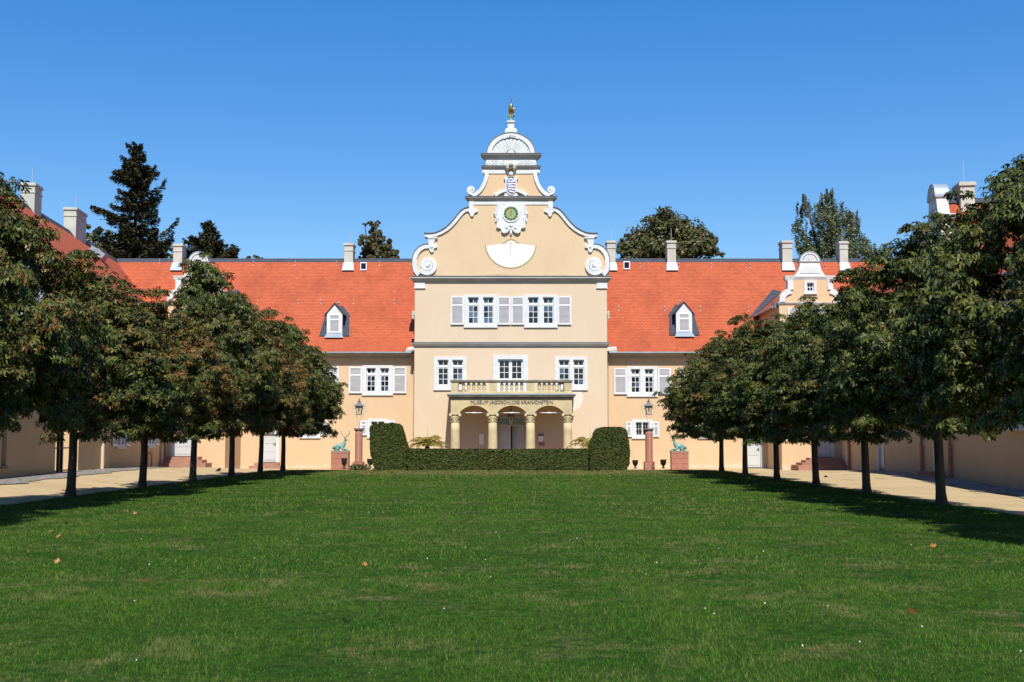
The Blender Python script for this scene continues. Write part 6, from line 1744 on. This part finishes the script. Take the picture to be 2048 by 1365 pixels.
def palm(px, label, seed):
    rng = np.random.default_rng(seed); Y = 62.6; x = PX(px, Y, 890); zg = gz(x, Y)
    T = thing('palm_plant', label, 'palm', (x, Y, zg), group='potted palms behind the hedge'); off = (0, 0, 0)
    zc = PZ(892, Y) - zg
    Vs, Ts = [], []; st = MB()
    for i in range(24):
        az = 2 * math.pi * i / 24 * 2.4 + rng.normal(0, 0.2); el = rng.uniform(0.35, 1.4); L = rng.uniform(0.95, 1.3)
        d = np.array([math.cos(az), math.sin(az), 0.0]); s = np.linspace(0, 1, 12)
        path = np.array([0, 0, zc]) + d * (L * np.cos(el) * s + 0.25 * L * s ** 2)[:, None] + np.array([0, 0, 1.0]) * (L * np.sin(el) * s - 0.62 * L * s ** 2.6)[:, None]
        st.tube([tuple(p) for p in path[::3]], [0.014, 0.01, 0.007, 0.003], 4)
        for j in range(1, 12):
            for sg in (-1, 1):
                for h in (0.0, 0.5):
                    p = path[j] + (path[min(11, j + 1)] - path[j]) * h
                    side = np.cross(d, [0, 0, 1.0]) * sg
                    l = 0.34 * math.sin(math.pi * (0.12 + 0.8 * s[j])) + 0.05
                    dv = unit(side * 0.6 + d * 0.65 + np.array([0, 0, -0.35]) + rng.normal(0, 0.12, 3)); wv = np.cross(dv, [0, 0, 1.0]); wv = wv / (np.linalg.norm(wv) + 1e-9) * 0.02
                    e = p + dv * l; mid = p + dv * l * 0.5 + np.array([0, 0, 0.02])
                    Vs.append(np.array([p, mid + wv, e, mid - wv]))
                    Ts.append(np.tile([min(1, max(0, 0.9 * s[j] + rng.normal(0, 0.2) + (0.2 if el < 0.5 else -0.2))), rng.uniform(0, 0.7)], (4, 1)))
    V = np.concatenate(Vs); arrays_obj('fronds', V, np.arange(len(V)).reshape(-1, 4), M['palm'], T, np.concatenate(Ts))
    st.tube([(0, 0, zc), (0.0, 0, zc + 0.55), (0.01, 0, zc + 0.95)], [0.02, 0.014, 0.004], 5)
    st.build('stem', M['palm'], T)
    tb = MB(); tb.smooth = True; tb.tube([(0, 0, 0.3), (0, 0, zc - 0.1), (0, 0, zc + 0.05)], [0.10, 0.13, 0.08], 10); tb.build('trunk', M['bark'], T)
    pb = MB(); pb.smooth = True; pb.lathe((0, 0, 0), [(0.22, -0.1), (0.24, 0.1), (0.32, 0.45), (0.34, 0.5), (0.29, 0.5), (0.28, 0.42)], 18); pb.build('pot', M['redstone'], T)
palm(854.5, 'yellow green palm arching over the hedge on the left of the porch', 51)
palm(1180, 'yellow green palm half hidden by the right hedge block', 52)

# ---------------------------------------------------------------- grass
def blades(rng, ya, yb, dens, h0, h1, w, pad):
    n = int(dens * 0.4267 * (yb * yb - ya * ya) * pad)
    y = np.sqrt(rng.uniform(ya * ya, yb * yb, n)); x = rng.uniform(-0.5, 0.5, n) * 0.853 * y * pad
    m = (x > LX0 + 0.1) & (x < LX1 - 0.1) & (y < LY1 - 0.1); x, y = x[m], y[m]; n = len(x)
    # tufts: denser and taller in patches
    h = rng.uniform(h0, h1, n) * (0.75 + 0.35 * np.sin(x * 2.1 + 1.3 * np.sin(y * 1.7)) * np.sin(y * 1.9 + x))
    z = -0.10 * np.clip((y - 56) / 5.5, 0, 1) ** 2 * (3 - 2 * np.clip((y - 56) / 5.5, 0, 1))
    a = rng.uniform(0, 2 * math.pi, n); le = rng.uniform(0.1, 0.9, n) * h
    b = rng.uniform(0, math.pi, n); ww = w * rng.uniform(0.6, 1.4, n)
    base = np.column_stack([x, y, z - 0.005])
    side = np.column_stack([np.cos(b), np.sin(b) * 0.5, np.zeros(n)]) * ww[:, None]
    tip = base + np.column_stack([np.cos(a) * le, np.sin(a) * le, h])
    V = np.stack([base - side, base + side, tip], 1).reshape(-1, 3)
    t = np.column_stack([rng.uniform(0, 1, n), rng.uniform(0, 1, n)])
    return V, np.repeat(t, 3, 0)
rg = np.random.default_rng(77)
parts = [blades(rg, 6.0, 13, 2600, 0.022, 0.055, 0.0022, 1.12), blades(rg, 13, 24, 900, 0.025, 0.055, 0.004, 1.1), blades(rg, 24, 42, 260, 0.03, 0.06, 0.008, 1.08), blades(rg, 42, 62, 90, 0.03, 0.065, 0.016, 1.08)]
V = np.concatenate([p[0] for p in parts]); t = np.concatenate([p[1] for p in parts])
tag(arrays_obj('grass', V, np.arange(len(V)).reshape(-1, 3), M['blade'], None, t), 'short mown green grass covering the lawn', 'grass', kind='stuff')
# clover heads scattered in the grass
cm = MB()
for _ in range(50):
    y = 6.5 + 30 * random.random() ** 1.3; x = random.uniform(-0.43, 0.43) * y
    if LX0 + 0.3 < x < LX1 - 0.3:
        r = random.uniform(0.004, 0.0085); cm.ball((x, y, random.uniform(0.035, 0.055)), r, r, r, 6, 4)
tag(cm.build('clover_flowers', M['flower']), 'tiny white clover heads dotted through the lawn', 'flowers', kind='stuff')
# fallen leaves, each its own thing
fl = None
for (px_, py_) in [(134, 1050), (187, 1055), (113, 1058), (270, 1030), (328, 1015), (336, 1018), (395, 1014), (385, 1022), (418, 1031), (102, 1067), (116, 1077), (88, 1088), (303, 1069), (55, 1109), (113, 1128), (105, 1153), (290, 1168), (371, 998), (1752, 1021), (1595, 1022), (1760, 1022), (1867, 1096), (1884, 1109), (1826, 1229), (728, 1135), (692, 1252), (920, 1015)]:
    k = (P(1024, py_, 1.0)[2] - CAMZ); Y = -CAMZ / k; x, y, _ = P(px_, py_, Y)
    if fl is None:
        rng = np.random.default_rng(3); Vv, Qq = compound_leaves(np.array([[0, 0, 0.0]]), np.array([[1.0, 0, 0.2]]), rng, 0.05, up=1.6, droop=0.1)
        tt = np.tile([0.5, 0.2], (len(Vv), 1)); fl = arrays_obj('fallen_leaf', Vv, Qq, M['fallen'], None, tt); o = fl
    else:
        o = fl.copy(); COL.objects.link(o)
    o.location = (x, y, lz(x, y) + 0.045); o.rotation_euler = (random.uniform(-0.4, 0.4), random.uniform(-0.4, 0.4), random.uniform(0, 6)); o.scale = (random.uniform(0.8, 1.3),) * 3
    tag(o, 'curled orange leaf fallen on the green lawn', 'leaf', 'fallen leaves on the lawn')

# ================================================================== LIGHT, SKY, CAMERA
AZ, EL = R(5.2), R(49.5)
sun = bpy.data.lights.new('sun', 'SUN'); sun.energy = 5.0; sun.angle = R(0.53); sun.color = (1.0, 0.965, 0.90)
so = bpy.data.objects.new('sun', sun); COL.objects.link(so)
to_sun = Vector((math.sin(AZ) * math.cos(EL), -math.cos(AZ) * math.cos(EL), math.sin(EL)))
so.rotation_euler = to_sun.to_track_quat('Z', 'Y').to_euler(); so.location = (20, -60, 60)
w = bpy.data.worlds.new('World'); SC.world = w; w.use_nodes = True
nt = w.node_tree; bg = nt.nodes['Background']
sk = nt.nodes.new('ShaderNodeTexSky'); sk.sky_type = 'NISHITA'; sk.sun_disc = False
sk.sun_elevation = EL; sk.sun_rotation = math.pi - AZ
sk.altitude = 100; sk.air_density = 1.0; sk.dust_density = 0.2; sk.ozone_density = 3.0
hs = nt.nodes.new('ShaderNodeHueSaturation'); hs.inputs['Saturation'].default_value = 1.68; hs.inputs['Hue'].default_value = 0.511
gm = nt.nodes.new('ShaderNodeGamma'); gm.inputs['Gamma'].default_value = 0.72
nt.links.new(sk.outputs['Color'], gm.inputs['Color']); nt.links.new(gm.outputs['Color'], hs.inputs['Color']); nt.links.new(hs.outputs['Color'], bg.inputs['Color']); bg.inputs['Strength'].default_value = 0.13; hs.inputs['Value'].default_value = 1.5

cam = bpy.data.cameras.new('camera'); cam.sensor_width = 36; cam.lens = 36 * F / 2048; cam.clip_start = 0.1; cam.clip_end = 6000
co = bpy.data.objects.new('camera', cam); COL.objects.link(co); co.location = (0, 0, CAMZ); co.rotation_euler = (R(90) + TILT, 0, 0)
SC.camera = co
SC.view_settings.view_transform = 'Standard'; SC.view_settings.look = 'None'; SC.view_settings.gamma = 1.0; SC.view_settings.exposure = 0.30
try: SC.cycles.max_bounces = 6; SC.cycles.diffuse_bounces = 3; SC.cycles.use_denoising = True
except Exception: pass
